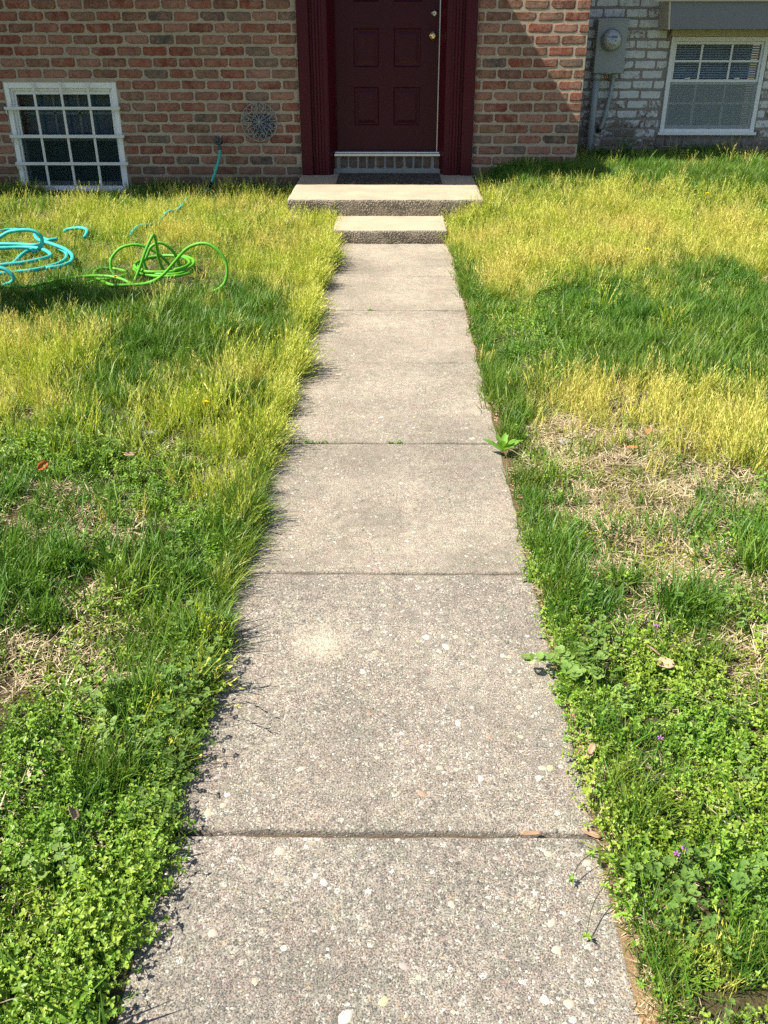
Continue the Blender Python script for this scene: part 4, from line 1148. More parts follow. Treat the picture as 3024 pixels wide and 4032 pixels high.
def tuft_straw(k):
    t = Tuft()
    for _ in range(15):
        ph = U(0, 2*PI); r_ = 0.05*math.sqrt(U(0, 1))
        t.blade((r_*math.cos(ph), r_*math.sin(ph), U(-0.002, 0.012)), U(0, 2*PI), U(0.018, 0.060), U(0.0015, 0.0036), U(1.1, 1.65), U(-0.1, 0.5), U(0, 1), 2, U(-0.5, 0.5))
    return t
def tuft_chick(k):
    t = Tuft()
    for _ in range(5):
        a = U(0, 2*PI); p = Vector((U(-0.02, 0.02), U(-0.02, 0.02), 0)); L = U(0.035, 0.085); n_ = 5; el = U(0.25, 1.1)
        prev = p; val = U(0, 0.9)
        for q in range(1, n_+1):
            el2 = el*(0.6+0.5*q/n_); nx = prev + Vector((math.cos(a)*math.cos(el2), math.sin(a)*math.cos(el2), math.sin(el2)))*L/n_
            t.stem(prev, nx, 0.0012, val); ax = (nx-prev).normalized()
            tw = q*PI/2 + U(-0.4, 0.4); s1 = ax.orthogonal().normalized(); s2 = ax.cross(s1)
            o_ = s1*math.cos(tw)+s2*math.sin(tw); lf = U(0.007, 0.0125)*(0.75 if q == n_ else 1)
            for sg in ((1, -1) if q < n_ else (1, -1, 0.5, -0.5)):
                dd = o_*sg + ax*U(0.25, 0.6)
                if abs(sg) == 0.5: dd = s2*math.copysign(1, sg)*math.cos(tw) - s1*math.sin(tw) + ax*0.9
                t.leaf(nx, dd, Vector((0, 0, 1))+ax*0.6, lf, lf*U(0.5, 0.68), min(1, val*0.7+U(0, 0.25)+0.12*(q == n_)))
            prev = nx; a += U(-0.4, 0.4)
    return t
def tuft_nettle(k):
    t = Tuft(); fl = []
    for _ in range(3):
        a = U(0, 2*PI); p = Vector((U(-0.02, 0.02), U(-0.02, 0.02), 0)); L = U(0.06, 0.12); el = U(0.7, 1.4); prev = p; val = U(0, 0.7)
        for q in range(1, 4):
            nx = prev + Vector((math.cos(a)*math.cos(el), math.sin(a)*math.cos(el), math.sin(el)))*L/3
            t.stem(prev, nx, 0.0020, 0.3)
            for m_ in range(5 if q == 3 else 3):
                b_ = U(0, 2*PI) if q < 3 else m_*1.256+U(-0.2, 0.2)
                dd = Vector((math.cos(b_), math.sin(b_), U(-0.15, 0.35)))
                t.scallop(nx, dd, (0, 0, 1), U(0.0045, 0.0085)*(1 if q < 3 else 0.75), min(1, val+U(0, 0.25)))
            prev = nx; el += U(-0.1, 0.2)
    return t

LIB = bpy.data.collections.new('clump_shapes')     # source shapes; not part of the scene itself
def protos(name, fn, n, mat):
    out = []
    for k in range(n): out.append(fn(k).obj(name, mat))
    return out
P_turf = protos('turf_clump', lambda k: tuft_turf(24, 0.045, 0.105 if k < 3 else 0.14, 0.045, (0.0030, 0.0058)), 5, M['turf'])
P_short = protos('short_turf_clump', lambda k: tuft_turf(20, 0.02, 0.055, 0.05, (0.0022, 0.0042)), 4, M['turf'])
P_seed = protos('seeding_clump', tuft_seed, 5, M['seed'])
P_straw = protos('straw_clump', tuft_straw, 5, M['straw'])
P_chick = protos('chickweed_clump', tuft_chick, 6, M['chick'])
P_nettle = protos('nettle_clump', tuft_nettle, 5, M['nettle'])

def scatter(name, plist, pts, rot, scl, idx, tint, label, cat):
    """one object that sets copies of the clump shapes on the given points"""
    me = bpy.data.meshes.new(name); me.from_pydata(pts.tolist(), [], [])
    def at(nm, ty, dat, key):
        a = me.attributes.new(nm, ty, 'POINT'); a.data.foreach_set(key, np.asarray(dat).ravel())
    at('rot', 'FLOAT_VECTOR', rot.astype(np.float32), 'vector'); at('scl', 'FLOAT', scl.astype(np.float32), 'value')
    at('which', 'INT', idx.astype(np.int32), 'value'); at('tint', 'FLOAT', tint.astype(np.float32), 'value')
    o = link(bpy.data.objects.new(name, me))
    ng = bpy.data.node_groups.new(name, 'GeometryNodeTree'); n = ng.nodes; l = ng.links
    ng.interface.new_socket('Geometry', in_out='INPUT', socket_type='NodeSocketGeometry')
    ng.interface.new_socket('Geometry', in_out='OUTPUT', socket_type='NodeSocketGeometry')
    gi, go = n.new('NodeGroupInput'), n.new('NodeGroupOutput')
    g2i = n.new('GeometryNodeGeometryToInstance')
    for p in reversed(plist):
        oi = n.new('GeometryNodeObjectInfo'); oi.inputs['Object'].default_value = p; oi.inputs['As Instance'].default_value = True
        l.new(oi.outputs['Geometry'], g2i.inputs[0])
    # object infos already come as instances; join them so that an index picks one
    n.remove(g2i)
    jn = n.new('GeometryNodeJoinGeometry')
    for nd in [x for x in n if x.bl_idname == 'GeometryNodeObjectInfo']: l.new(nd.outputs['Geometry'], jn.inputs[0])
    iop = n.new('GeometryNodeInstanceOnPoints')
    l.new(gi.outputs[0], iop.inputs['Points']); l.new(jn.outputs[0], iop.inputs['Instance'])
    iop.inputs['Pick Instance'].default_value = True
    def na(nm, ty):
        q = n.new('GeometryNodeInputNamedAttribute'); q.data_type = ty; q.inputs['Name'].default_value = nm; return q.outputs['Attribute']
    e2r = n.new('FunctionNodeEulerToRotation'); l.new(na('rot', 'FLOAT_VECTOR'), e2r.inputs[0])
    l.new(e2r.outputs[0], iop.inputs['Rotation']); l.new(na('scl', 'FLOAT'), iop.inputs['Scale']); l.new(na('which', 'INT'), iop.inputs['Instance Index'])
    l.new(iop.outputs[0], go.inputs[0])
    md = o.modifiers.new('clumps', 'NODES'); md.node_group = ng
    tag(o, label, cat, kind='stuff')
    return o

# where each kind of growth is thick: (kind, x, y, half width, half depth, weight); extra dark turf at left darkens the shadow band
PATCH = [('Y',-1.62,6.59,1.1,1.46,0.55),('C',-1.7,6.9,1.2,1.3,0.5),('Y',-0.67,6.32,0.35,1.84,0.5),('G',-0.9,3.75,0.35,0.25,1.0),('G',-0.62,4.6,0.14,0.3,1.4),('Y',-1.56,7.47,0.51,0.99,0.6),('S',-1.64,6.22,0.38,0.71,0.5),('G',-0.98,4.53,0.53,0.56,2.8),('G',-1.8,4.95,0.46,0.38,2.6),('G',-0.77,5.11,0.15,0.46,0.9),('Y',-1.64,4.04,0.26,0.61,0.9),('Y',-0.72,3.57,0.27,0.45,1.2),('Y',-0.49,4.91,0.15,0.54,1.2),('Y',-0.61,3.93,0.13,0.36,0.6),('G',-1.16,3.42,0.11,0.29,0.8),('Y',-0.61,3.08,0.16,0.24,0.6),('G',-0.59,3.49,0.11,0.4,0.5),('C',-1.1,2.91,0.28,0.29,0.5),('S',-0.96,3.18,0.1,0.16,0.6),('S',-1.09,2.52,0.13,0.15,1.9),('S',-0.74,1.81,0.17,0.22,2.0),('S',-0.93,1.85,0.1,0.11,0.7),('S',-0.76,2.49,0.1,0.11,0.3),('G',-1.02,2.18,0.15,0.21,1.4),('G',-0.6,2.19,0.17,0.19,1.3),('G',-0.62,1.72,0.1,0.16,1.5),('G',-0.58,1.43,0.1,0.08,0.9),('G',-0.51,1.99,0.08,0.13,0.9),('Y',-0.73,2.13,0.06,0.13,0.7),('G',-0.53,2.62,0.11,0.29,1.0),('Y',-0.54,2.86,0.08,0.29,0.7),('C',-0.81,1.59,0.13,0.13,1.0),('C',-0.58,1.29,0.19,0.15,1.2),('C',-0.57,1.03,0.19,0.18,1.8),('C',-0.44,1.56,0.08,0.2,0.9),('C',-0.77,1.4,0.1,0.13,1.0),('N',-0.55,1.67,0.08,0.13,1.2),('N',-0.42,1.45,0.05,0.11,1.0),('N',-0.56,1.13,0.1,0.12,0.5),('N',-0.57,0.92,0.08,0.05,0.7),
('G',2.42,8.32,0.89,0.61,1.3),('G',1.17,8.04,0.31,0.44,1.0),('G',1.8,8.23,0.24,0.46,0.6),('Y',1.31,6.52,0.75,0.98,1.7),('Y',1.96,7.25,0.57,0.45,1.3),('Y',2.42,6.42,0.29,0.65,1.2),('Y',0.75,5.89,0.26,0.56,1.2),('G',1.64,4.83,0.48,0.99,2.3),('G',0.45,5.42,0.11,0.96,1.3),('G',0.98,4.27,0.2,0.43,0.8),('C',0.73,4.6,0.23,0.39,0.9),('C',0.77,5.32,0.21,0.4,0.5),('Y',1.2,3.44,0.36,0.35,1.3),('S',0.86,3.21,0.3,0.4,1.5),('S',0.63,3.05,0.13,0.39,1.1),('S',0.95,2.67,0.33,0.33,1.9),('Y',1.28,3.13,0.16,0.25,0.9),('G',0.47,3.68,0.12,0.49,1.0),('G',0.46,2.84,0.1,0.43,1.2),('G',0.49,2.32,0.09,0.21,1.0),('G',0.81,1.97,0.07,0.1,1.5),('G',1.09,2.38,0.08,0.17,1.0),('G',0.65,2.15,0.11,0.11,0.7),('S',0.78,2.26,0.24,0.2,1.7),('S',0.86,1.85,0.13,0.14,1.3),('S',0.68,1.45,0.20,0.25,0.45),('C',0.62,1.63,0.23,0.2,1.1),('C',0.58,1.36,0.18,0.19,1.1),('C',0.57,1.16,0.14,0.12,1.0),('C',0.77,1.49,0.09,0.17,0.8),('N',0.48,1.83,0.08,0.13,1.3),('N',0.72,1.36,0.08,0.17,1.2),('N',0.55,1.13,0.09,0.09,1.0),('N',0.47,1.55,0.04,0.09,0.4),('Y',0.57,0.99,0.09,0.09,1.3),('S',0.48,0.98,0.05,0.08,0.8),('G',0.64,1.0,0.05,0.05,0.5),('G',0.5,1.41,0.06,0.1,0.5)]
def weights(x, y):
    near = 1-ss(1.6, 3.4, y)
    w_ = {'G': 0.42+0.0*x, 'Y': 0.05+0.10*(1-near), 'S': 0.30+0.0*x, 'C': 0.24+0.42*near, 'N': 0.03+0.12*near}
    for k, (c, px, py, rx, ry, q) in enumerate(PATCH):
        w_[c] = w_[c] + q*np.exp(-0.9*(((x-px)/rx)**2 + ((y-py)/ry)**2))
    for i, c in enumerate('GYSCN'):
        w_[c] = w_[c]*(0.35 + 1.3*vnoise(x*(1+0.13*i)+i*3, y, 3.1, i))*(0.5+vnoise(x+i*5, y-i, 9.0, (i+2) % 6))
    tot = sum(v**1.5 for v in w_.values())
    return {c: v**1.5/tot for c, v in w_.items()}
def free(x, y, m_=0.0):
    ok = (x < PX0-0.008-m_-0.03*(1-ss(0.85, 1.25, y))) | (x > PX1+0.010+m_) | (y > 6.9)
    ok &= ~((x > -0.44) & (x < 0.42) & (y > 6.85) & (y < 7.6))
    ok &= ~((x > -0.865) & (x < 0.74) & (y > 7.43))
    ok &= ~((x < 1.68) & (y > 8.735)) & (y < 9.575)
    ok &= ~((x > 0.40) & (x < 0.47) & (y > 3.02) & (y < 3.2))
    ok &= ~((x > PX1-0.02) & (x < PX1+0.012+0.04*vnoise(x*0, y, 4, 3)) & (y < 2.3) & (vnoise(x*0, y, 7, 2) > 0.45))   # bare soil along the right edge
    ok &= ~((x > -3.2) & (x < -2.42) & (y > 8.5) & (y < 8.76))                                                          # hollow under the window
    ok &= ~((x > PX1) & (x < PX1+0.055*ss(1.25, 0.95, y)*(0.6+0.8*vnoise(x, y, 14, 1))))
    # only what the place could show from near the photograph's stand
    ok &= (np.abs(x) < 1.8 + 0.5*y)
    return ok
def sample(n_per_m2, cls, power=1.0):
    X0, X1, Y0, Y1 = -5.6, 5.6, 0.25, 9.6
    n = int(n_per_m2*(X1-X0)*(Y1-Y0))
    x = RNG.uniform(X0, X1, n); y = RNG.uniform(Y0, Y1, n)
    k = free(x, y); x, y = x[k], y[k]
    if cls == 'U': p = np.ones_like(x)
    else:
        wt = weights(x, y); p = sum(wt[c] for c in cls)
    k = RNG.random(len(x)) < p**power
    return x[k], y[k]
def put(name, plist, x, y, smin, smax, label, cat, tilt=0.2, tint=None, lift=0.0, lean=None):
    n = len(x); z = height(x, y) + lift
    rot = np.stack([RNG.normal(0, tilt, n), RNG.normal(0, tilt, n), RNG.uniform(0, 2*PI, n)], 1)
    if lean is not None:            # turn about Z first, then lean towards +X
        for i in range(n):
            q = Euler((0, max(-0.1, random.gauss(lean, 0.25)), random.gauss(0, 0.2))).to_matrix() @ Euler((0, 0, rot[i, 2])).to_matrix()
            rot[i] = q.to_euler('XYZ')[:]
    scl = RNG.uniform(smin, smax, n)*(1-0.35*((((x+2.35)/0.55)**2+((y-5.85)/0.75)**2 < 1) | (((x+1.4)/0.5)**2+((y-5.5)/0.5)**2 < 1)))*(0.72 + 0.56*vnoise(x, y, 4.5, 3))*(0.85+0.3*vnoise(x, y, 13, 1))
    t = np.zeros(n) if tint is None else tint
    scatter(name, plist, np.stack([x, y, z], 1), rot, scl, RNG.integers(0, len(plist), n), t, label, cat)
    print(name, n)

x, y = sample(900, 'G', 1.0)
wt = weights(x, y)
put('lawn_grass', P_turf, x, y, 0.5, 1.2, 'patches of deep green lawn grass on both sides of the path', 'grass', 0.22,
    np.clip(wt['Y']*0.9 + 0.25*(vnoise(x, y, 1.7, 4)-0.45), 0, 0.85))
x, y = sample(330, 'U')
wt = weights(x, y)
put('short_grass', P_short, x, y, 0.7, 1.3, 'short thin grass growing low between the taller clumps', 'grass', 0.3,
    np.clip(0.7*wt['Y']+0.5*wt['S']+0.3*(vnoise(x, y, 2.2, 1)-0.4), 0, 0.9))
x, y = sample(640, 'Y', 1.35)
put('seeding_grass', P_seed, x, y, 0.6, 1.3, 'yellow seeding grass ripening in drifts over the lawn', 'grass', 0.18,
    np.clip(0.25+1.5*(vnoise(x, y, 2.7, 5)-0.5)+RNG.normal(0, 0.22, len(x)) + 0.12*(x > 0), 0, 0.9))
x, y = sample(1150, 'S', 0.85)
put('dry_thatch', P_straw, x, y, 0.7, 1.3, 'dry tan straw lying in thin worn spots of the lawn', 'thatch', 0.15, None, 0.002)
x, y = sample(1700, 'C', 1.15)
put('chickweed', P_chick, x, y, 0.7, 1.25, 'bright green chickweed matting the lawn near the viewer', 'weeds', 0.25,
    np.clip(0.05+0.8*(vnoise(x, y, 4.0, 2)-0.42)+RNG.normal(0, 0.1, len(x)), 0, 0.5))
x, y = sample(750, 'N', 1.1)
put('dead_nettle', P_nettle, x, y, 0.75, 1.2, 'scalloped dead nettle growing among the chickweed', 'weeds', 0.2,
    np.clip(0.7*(vnoise(x, y, 5.0, 0)-0.4), 0, 0.5))
# tall growth that leans over the left edge of the path, thin growth along the right edge
ey = RNG.uniform(0.7, 6.85, 1500); ex = PX0 - 0.012 - np.abs(RNG.normal(0, 0.035, len(ey)))
k = vnoise(ey*0, ey, 5, 3)*1.1 + 0.15 > RNG.random(len(ey))
ey, ex = ey[k], ex[k]
s_ = (ey > 1.9) | (RNG.random(len(ey)) < 0.22*(ey > 1.45))
ey, ex = ey[s_], ex[s_]
yel = (vnoise(ey*0+3, ey, 1.6, 1) + RNG.normal(0, 0.2, len(ey)) > 0.72) & ((ey > 2.5) | (RNG.random(len(ey)) < 0.12))
put('path_edge_grass', P_turf, ex[~yel], ey[~yel], 0.7, 1.15, 'green grass leaning over the left edge of the path', 'grass', 0.18, np.clip(RNG.uniform(-0.2, 0.5, (~yel).sum()), 0, 1), 0, 0.45)
put('path_edge_seed_grass', P_seed, ex[yel], ey[yel], 0.8, 1.25, 'yellow green seed stalks leaning over the left edge of the path', 'grass', 0.25, RNG.uniform(0, 0.35, yel.sum()), 0, 0.5)
P_spike = protos('edge_blade_clump', lambda k: tuft_turf(9, 0.09, 0.19, 0.02, (0.0022, 0.0036)), 4, M['turf'])
sy = np.concatenate([RNG.uniform(1.75, 6.8, 420), RNG.uniform(1.45, 1.75, 12)]); sx_ = PX0 - 0.005 - np.abs(RNG.normal(0, 0.025, len(sy)))
k = vnoise(sy*0+1, sy, 6, 2) > 0.36
put('path_edge_spikes', P_spike, sx_[k], sy[k], 0.7, 1.2, 'long single blades arching over the left edge of the path', 'grass', 0.2, np.clip(RNG.uniform(-0.1, 0.6, k.sum()), 0, 1), 0, 0.5)
ky = RNG.uniform(0.75, 1.95, 330); kx = PX0 - 0.008 - np.abs(RNG.normal(0, 0.03, 330)) + 0.012*(vnoise(ky*0, ky, 12, 1) > 0.55) - 0.055*(1-ss(0.85, 1.3, ky))
put('path_edge_chickweed', P_chick, kx, ky, 0.7, 1.15, 'chickweed creeping over the near left edge of the path', 'weeds', 0.2, RNG.uniform(0, 0.35, 330), 0, 0.25)
ky = RNG.uniform(0.8, 2.6, 120); kx = PX1 + 0.012 + np.abs(RNG.normal(0, 0.02, 120)); k_ = vnoise(ky*0+5, ky, 8, 2) > 0.45
put('edge_weeds', P_chick, kx[k_], ky[k_], 0.6, 1.1, 'small weeds straggling over the bare right edge of the path', 'weeds', 0.3, RNG.uniform(0, 0.4, k_.sum()), 0, -0.2)
ky = RNG.uniform(0.8, 2.6, 140); kx = PX1 + 0.015 + np.abs(RNG.normal(0, 0.02, 140))
put('edge_straw', P_straw, kx, ky, 0.4, 0.8, 'bits of dry straw on the bare soil by the path', 'thatch', 0.2, None, 0.002)
ky = RNG.uniform(1.3, 2.05, 50); kx = PX0 - 0.012 - np.abs(RNG.normal(0, 0.03, 50))
put('path_edge_nettle', P_nettle, kx, ky, 0.7, 1.05, 'dead nettle standing along the near left edge of the path', 'weeds', 0.2, RNG.uniform(0, 0.3, 50), 0, 0.3)
ey = RNG.uniform(0.9, 6.8, 700); ex = PX1 + 0.03 + np.abs(RNG.normal(0, 0.03, len(ey)))
k = vnoise(ey*0+9, ey, 4, 3) > 0.42
put('path_edge_turf', P_turf, ex[k], ey[k], 0.5, 0.95, 'thin green grass along the right edge of the path', 'grass', 0.3, np.clip(RNG.uniform(-0.2, 0.4, k.sum()), 0, 1))
# big radiating tufts of long grass
P_big = protos('big_turf_clump', lambda k: tuft_turf(75, 0.07, 0.135, 0.05, (0.0030, 0.0054)), 4, M['turf'])
bx, by = [], []
for c, px, py, rx, ry, q in PATCH:
    if c == 'G':
        n_ = int(7 + 60*min(rx*ry, 0.4)*q)
        bx.append(RNG.normal(px, rx*0.55, n_)); by.append(RNG.normal(py, ry*0.55, n_))
bx, by = np.concatenate(bx), np.concatenate(by); k = free(bx, by, 0.01); bx, by = bx[k], by[k]
put('grass_tufts', P_big, bx, by, 0.6, 1.05, 'thick radiating tufts of long dark green grass in the lawn', 'grass', 0.12, np.clip(RNG.normal(0.05, 0.15, len(bx)), 0, 0.5))
# crumbs of sandy soil spilled along the right edge of the path
its = []
for _ in range(2600):
    v, f = small[rgp.randrange(5)]; v = np.array(v); a = rgp.uniform(0.0012, 0.0042); th_ = rgp.uniform(0, 6.28)
    y_ = 0.7+5.9*rgp.random()**1.6; x_ = PX1 + rgp.gauss(0.016, 0.018)
    if vnoise(0, y_, 6, 4) < 0.35: continue
    c_, s2 = math.cos(th_), math.sin(th_); v = v*np.array([a*1.3, a, a*0.9])
    v = np.stack([v[:, 0]*c_-v[:, 1]*s2, v[:, 0]*s2+v[:, 1]*c_, v[:, 2]], 1) + np.array([x_, y_, (0.0 if x_ < PX1 else max(zat(x_, y_), -0.006))-0.0005])
    its.append((v, f, np.full((len(v), 2), rgp.random())))
mc = NT('sandy_crumbs'); at_ = mc.N('ShaderNodeAttribute', attribute_name='bl', attribute_type='GEOMETRY')
mc.done(mc.ramp(mc.sep(at_.outputs['Vector'])[0], [(0, (0.30, 0.18, 0.09)), (0.5, (0.46, 0.31, 0.17)), (1, (0.20, 0.13, 0.075))]), 0.95, None, 0.1)
tag(merged('soil_crumbs', mc.m, its), 'sandy orange soil crumbs spilled on the right edge of the path', 'soil')
# grass tight against house walls and steps
cx_ = np.concatenate([RNG.uniform(-0.86, -0.47, 150), RNG.uniform(0.42, 0.72, 60), np.full(60, -0.475)-np.abs(RNG.normal(0, 0.03, 60)), np.full(40, 0.425)+np.abs(RNG.normal(0, 0.03, 40)), np.full(70, -0.87)-np.abs(RNG.normal(0, 0.03, 70)), np.full(60, 0.75)+np.abs(RNG.normal(0, 0.03, 60))])
cy_ = np.concatenate([7.42-np.abs(RNG.normal(0, 0.05, 150)), 7.42-np.abs(RNG.normal(0, 0.05, 60)), RNG.uniform(6.75, 7.42, 60), RNG.uniform(6.8, 7.42, 40), RNG.uniform(7.4, 8.7, 70), RNG.uniform(7.4, 8.7, 60)])
k = RNG.random(len(cx_)) < 0.55
put('step_side_grass', P_seed, cx_[k], cy_[k], 0.7, 1.25, 'yellow green grass crowding the sides of the concrete steps', 'grass', 0.2, RNG.uniform(0, 0.3, k.sum()))
put('step_side_weeds', P_chick, cx_[~k], cy_[~k], 0.9, 1.7, 'leafy weeds growing against the concrete steps', 'weeds', 0.25, RNG.uniform(0, 0.3, (~k).sum()))
wx = np.concatenate([RNG.uniform(-3.7, -0.86, 260), RNG.uniform(0.76, 1.72, 130), RNG.uniform(1.7, 4.2, 260)])
wy = np.concatenate([WY-0.03-np.abs(RNG.normal(0, 0.05, 260)), WY-0.03-np.abs(RNG.normal(0, 0.05, 130)), NY-0.04-np.abs(RNG.normal(0, 0.06, 260))])
k = ~((wx > -3.2) & (wx < -2.45) & (wy > 8.55)); wx, wy = wx[k], wy[k]
put('wall_foot_grass', P_turf, wx, wy, 0.7, 1.35, 'uncut green grass growing at the foot of both house walls', 'grass', 0.15)

# ------------------------------------------------------------------ single plants and small things
def plant(name, tuft, mat, loc, label, cat, scale=1.0, rz=0.0, group=None):
    o = tuft.obj(name, mat); o.location = loc; o.scale = (scale,)*3; o.rotation_euler = (0, 0, rz)
    link(o); return tag(o, label, cat, group)

# broad-leaved weed at the path edge
t = Tuft()
for k in range(9):
    a = k*2.4+0.4; el = 0.45 + 0.08*k; L = 0.098-0.005*k
    d = Vector((math.cos(a)*math.cos(el), math.sin(a)*math.cos(el), math.sin(el)))
    t.leaf((0, 0, 0.004+0.002*k), d, Vector((-d.x*0.4, -d.y*0.4, 1)), L, L*0.36, U(0.2, 1), 0.2)
plant('broadleaf_weed', t, M['weed'], (0.418, 3.13, 0.012), 'leafy bright green weed at the right edge of the path near a joint', 'weed')
# dead nettle that sprawls over the right edge
t = Tuft()
for st, a in enumerate((3.0, 2.7, 2.2, 1.2, 0.3, 5.2, 4.2, 3.6)):
    L = (0.15, 0.10, 0.09, 0.08, 0.07, 0.08, 0.08, 0.06)[st]; prev = Vector((0, 0, 0)); val = U(0.1, 0.5)
    for q in range(1, 6):
        el = 0.65 - 0.16*q + (0.5 if st > 2 else 0.1)
        nx = prev + Vector((math.cos(a)*math.cos(el), math.sin(a)*math.cos(el), math.sin(el)))*L/5
        t.stem(prev, nx, 0.0022, 0.1)
        if q > 1:
            for m_ in range(4 if q < 5 else 6):
                b_ = U(0, 2*PI); t.scallop(nx, (math.cos(b_), math.sin(b_), U(-0.2, 0.5)), (0, 0, 1), U(0.008, 0.0125), min(1, val+U(0, 0.3)), 8)
        prev = nx
plant('dead_nettle_plant', t, M['nettle'], (0.475, 1.80, 0.012), 'sprawling dead nettle reaching over the right path edge beside bare soil', 'weed')
# bunch of long grass below the neighbour's window
t = Tuft()
for _ in range(70):
    a = U(0, 2*PI); r_ = 0.07*math.sqrt(U(0, 1)); ph = U(0, 2*PI)
    t.blade((r_*math.cos(ph), r_*math.sin(ph), 0), a, U(0.16, 0.36), U(0.003, 0.005), U(0.05, 0.45), U(0.2, 1.1), U(0, 0.5), 4)
plant('grass_clump', t, M['turf'], (2.27, 9.45, zat(2.27, 9.45)), 'tall dark clump of grass against white brick below the meter', 'grass clump')
t = Tuft()
for _ in range(60):
    a = U(0, 2*PI); r_ = 0.02*math.sqrt(U(0, 1)); ph = U(0, 2*PI)
    t.blade((r_*math.cos(ph), r_*math.sin(ph), 0), a, U(0.05, 0.085), U(0.0025, 0.004), U(0.5, 1.15), U(0.1, 0.6), U(0, 0.6), 3)
plant('grass_clump', t, M['turf'], (0.81, 1.97, zat(0.81, 1.97)), 'round dark green grass tuft alone among thin straw right of the path', 'grass clump')
# weeds in the joints
def joint_weed(x, y, w_, n, label):
    t = Tuft()
    for _ in range(n):
        px = U(-w_, w_); a = U(0, 2*PI); el = U(0.2, 1.2); d = Vector((math.cos(a)*math.cos(el), math.sin(a)*math.cos(el), math.sin(el)))
        t.leaf((px, U(-0.006, 0.006), U(-0.012, 0.006)), d, (0, 0, 1), U(0.008, 0.018), U(0.004, 0.007), U(0, 0.7))
    plant('joint_weed', t, M['chick'], (x, y, -0.002), label, 'weed', group='weeds in the path joints')
joint_weed(-0.335, 3.246, 0.075, 60, 'green weeds in the path joint, by the left edge of the fourth slab')
joint_weed(0.01, 3.246, 0.028, 26, 'small weed in the middle of the same joint as the left weeds')
joint_weed(-0.41, 5.113, 0.05, 60, 'green weed spilling onto the path from the left at a far joint')
joint_weed(-0.135, 5.113, 0.022, 18, 'tiny weed in the far path joint, middle of the path')
# trailing chickweed stems over the right edge
def trail(pts, label):
    t = Tuft()
    P_ = catmull([Vector(p) for p in pts], 4)
    for i in range(len(P_)-1): t.stem(P_[i], P_[i+1], 0.0022, 0.0)
    o = bpy.data.objects.new('trailing_stem', None); o.location = P_[0]; link(o); tag(o, label, 'weed', 'stems trailing onto the path')
    s0 = t.obj('stem', M['vine']); s0.location = -P_[0]; link(s0, o)
    t2 = Tuft()
    for c, n_ in ((P_[-1], 12), (P_[len(P_)//2], 5)):
        for _ in range(n_):
            a = U(0, 2*PI); el = U(-0.1, 1.0)
            t2.leaf(c, (math.cos(a)*math.cos(el), math.sin(a)*math.cos(el), math.sin(el)), (0, 0, 1), U(0.008, 0.014), U(0.003, 0.006), U(0.3, 1))
    l0 = t2.obj('leaves', M['chick']); l0.location = -P_[0]; link(l0, o)
trail([(0.45, 1.215, 0.02), (0.415, 1.235, 0.035), (0.37, 1.215, 0.03), (0.345, 1.185, 0.012)], 'thin stem curling onto the slab, upper of the two on the right')
trail([(0.46, 1.175, 0.02), (0.42, 1.165, 0.045), (0.375, 1.12, 0.035), (0.352, 1.065, 0.010)], 'long dark stem trailing over the slab, lower of the two on the right')
trail([(0.44, 1.10, 0.02), (0.432, 1.06, 0.03), (0.43, 1.01, 0.02), (0.428, 0.975, 0.008)], 'dark stem hanging down along the sandy right edge of the path')

# dandelions
def dandelion(x, y, up, label):
    z = zat(x, y)
    r0 = empty('dandelion', (x, y, z)); tag(r0, label, 'dandelion', 'dandelions in the lawn')
    mb = MB(); mb.tube([(0, 0, 0), (0.004, 0.002, up*0.6), (0.006, -0.004, up)], 0.0016, 6, 3); s0 = mb.build('stalk', M['turf'], r0)
    mb = MB()
    for ringi, (n_, L, e_) in enumerate(((16, 0.019, 0.15), (14, 0.015, 0.5), (10, 0.010, 0.95))):
        for k in range(n_):
            a = 2*PI*k/n_+ringi*0.2; d = Vector((math.cos(a)*math.cos(e_), math.sin(a)*math.cos(e_), math.sin(e_))); sd = Vector((-math.sin(a), math.cos(a), 0))*0.0022
            c = Vector((0.006, -0.004, up))
            mb.add([c, c+d*L*0.6+sd, c+d*L, c+d*L*0.6-sd], [(0, 1, 2, 3)])
    mb.build('flower', M['petal'], r0, recalc=False)
dandelion(-0.766, 3.43, 0.085, 'dandelion flower in yellow grass left of the path')
dandelion(-1.605, 5.20, 0.10, 'dandelion flower just in front of the green hose pile')
dandelion(1.645, 6.0, 0.12, 'dandelion flower where yellow grass meets green on the right')
dandelion(2.432, 7.38, 0.12, 'dandelion flower at the far edge of the right yellow patch')

# fallen leaves
def dead_leaf(name, x, y, z, L, wd, rz, mat, label, curl=0.35, tilt=(0.2, -0.15)):
    n_, vs, fs = 7, [], []
    for i in range(n_):
        t = i/(n_-1); w_ = wd*math.sin(PI*min(1, t*0.92+0.04))**0.8*(1+0.15*math.sin(9*t))
        for j, s_ in enumerate((-1, -0.5, 0, 0.5, 1)):
            vs.append((L*(t-0.5), s_*w_*0.5, curl*abs(s_)*w_*0.5 + 0.25*curl*L*(t-0.5)**2*4*0.3))
    for i in range(n_-1):
        for j in range(4): fs.append((i*5+j, i*5+j+1, (i+1)*5+j+1, (i+1)*5+j))
    me = bpy.data.meshes.new(name); me.from_pydata(vs, [], fs); me.polygons.foreach_set('use_smooth', [True]*len(fs)); me.materials.append(mat)
    so = me; o = bpy.data.objects.new(name, so); o.location = (x, y, z); o.rotation_euler = (*tilt, rz)
    md = o.modifiers.new('thickness', 'SOLIDIFY'); md.thickness = 0.0006
    link(o); return tag(o, label, 'leaf', 'fallen leaves')
dead_leaf('fallen_leaf', -1.187, 2.758, zat(-1.187, 2.758)+0.05, 0.045, 0.03, 1.0, M['redleaf'], 'russet red fallen leaf in the grass at the left', 0.6, (0.7, -0.3))
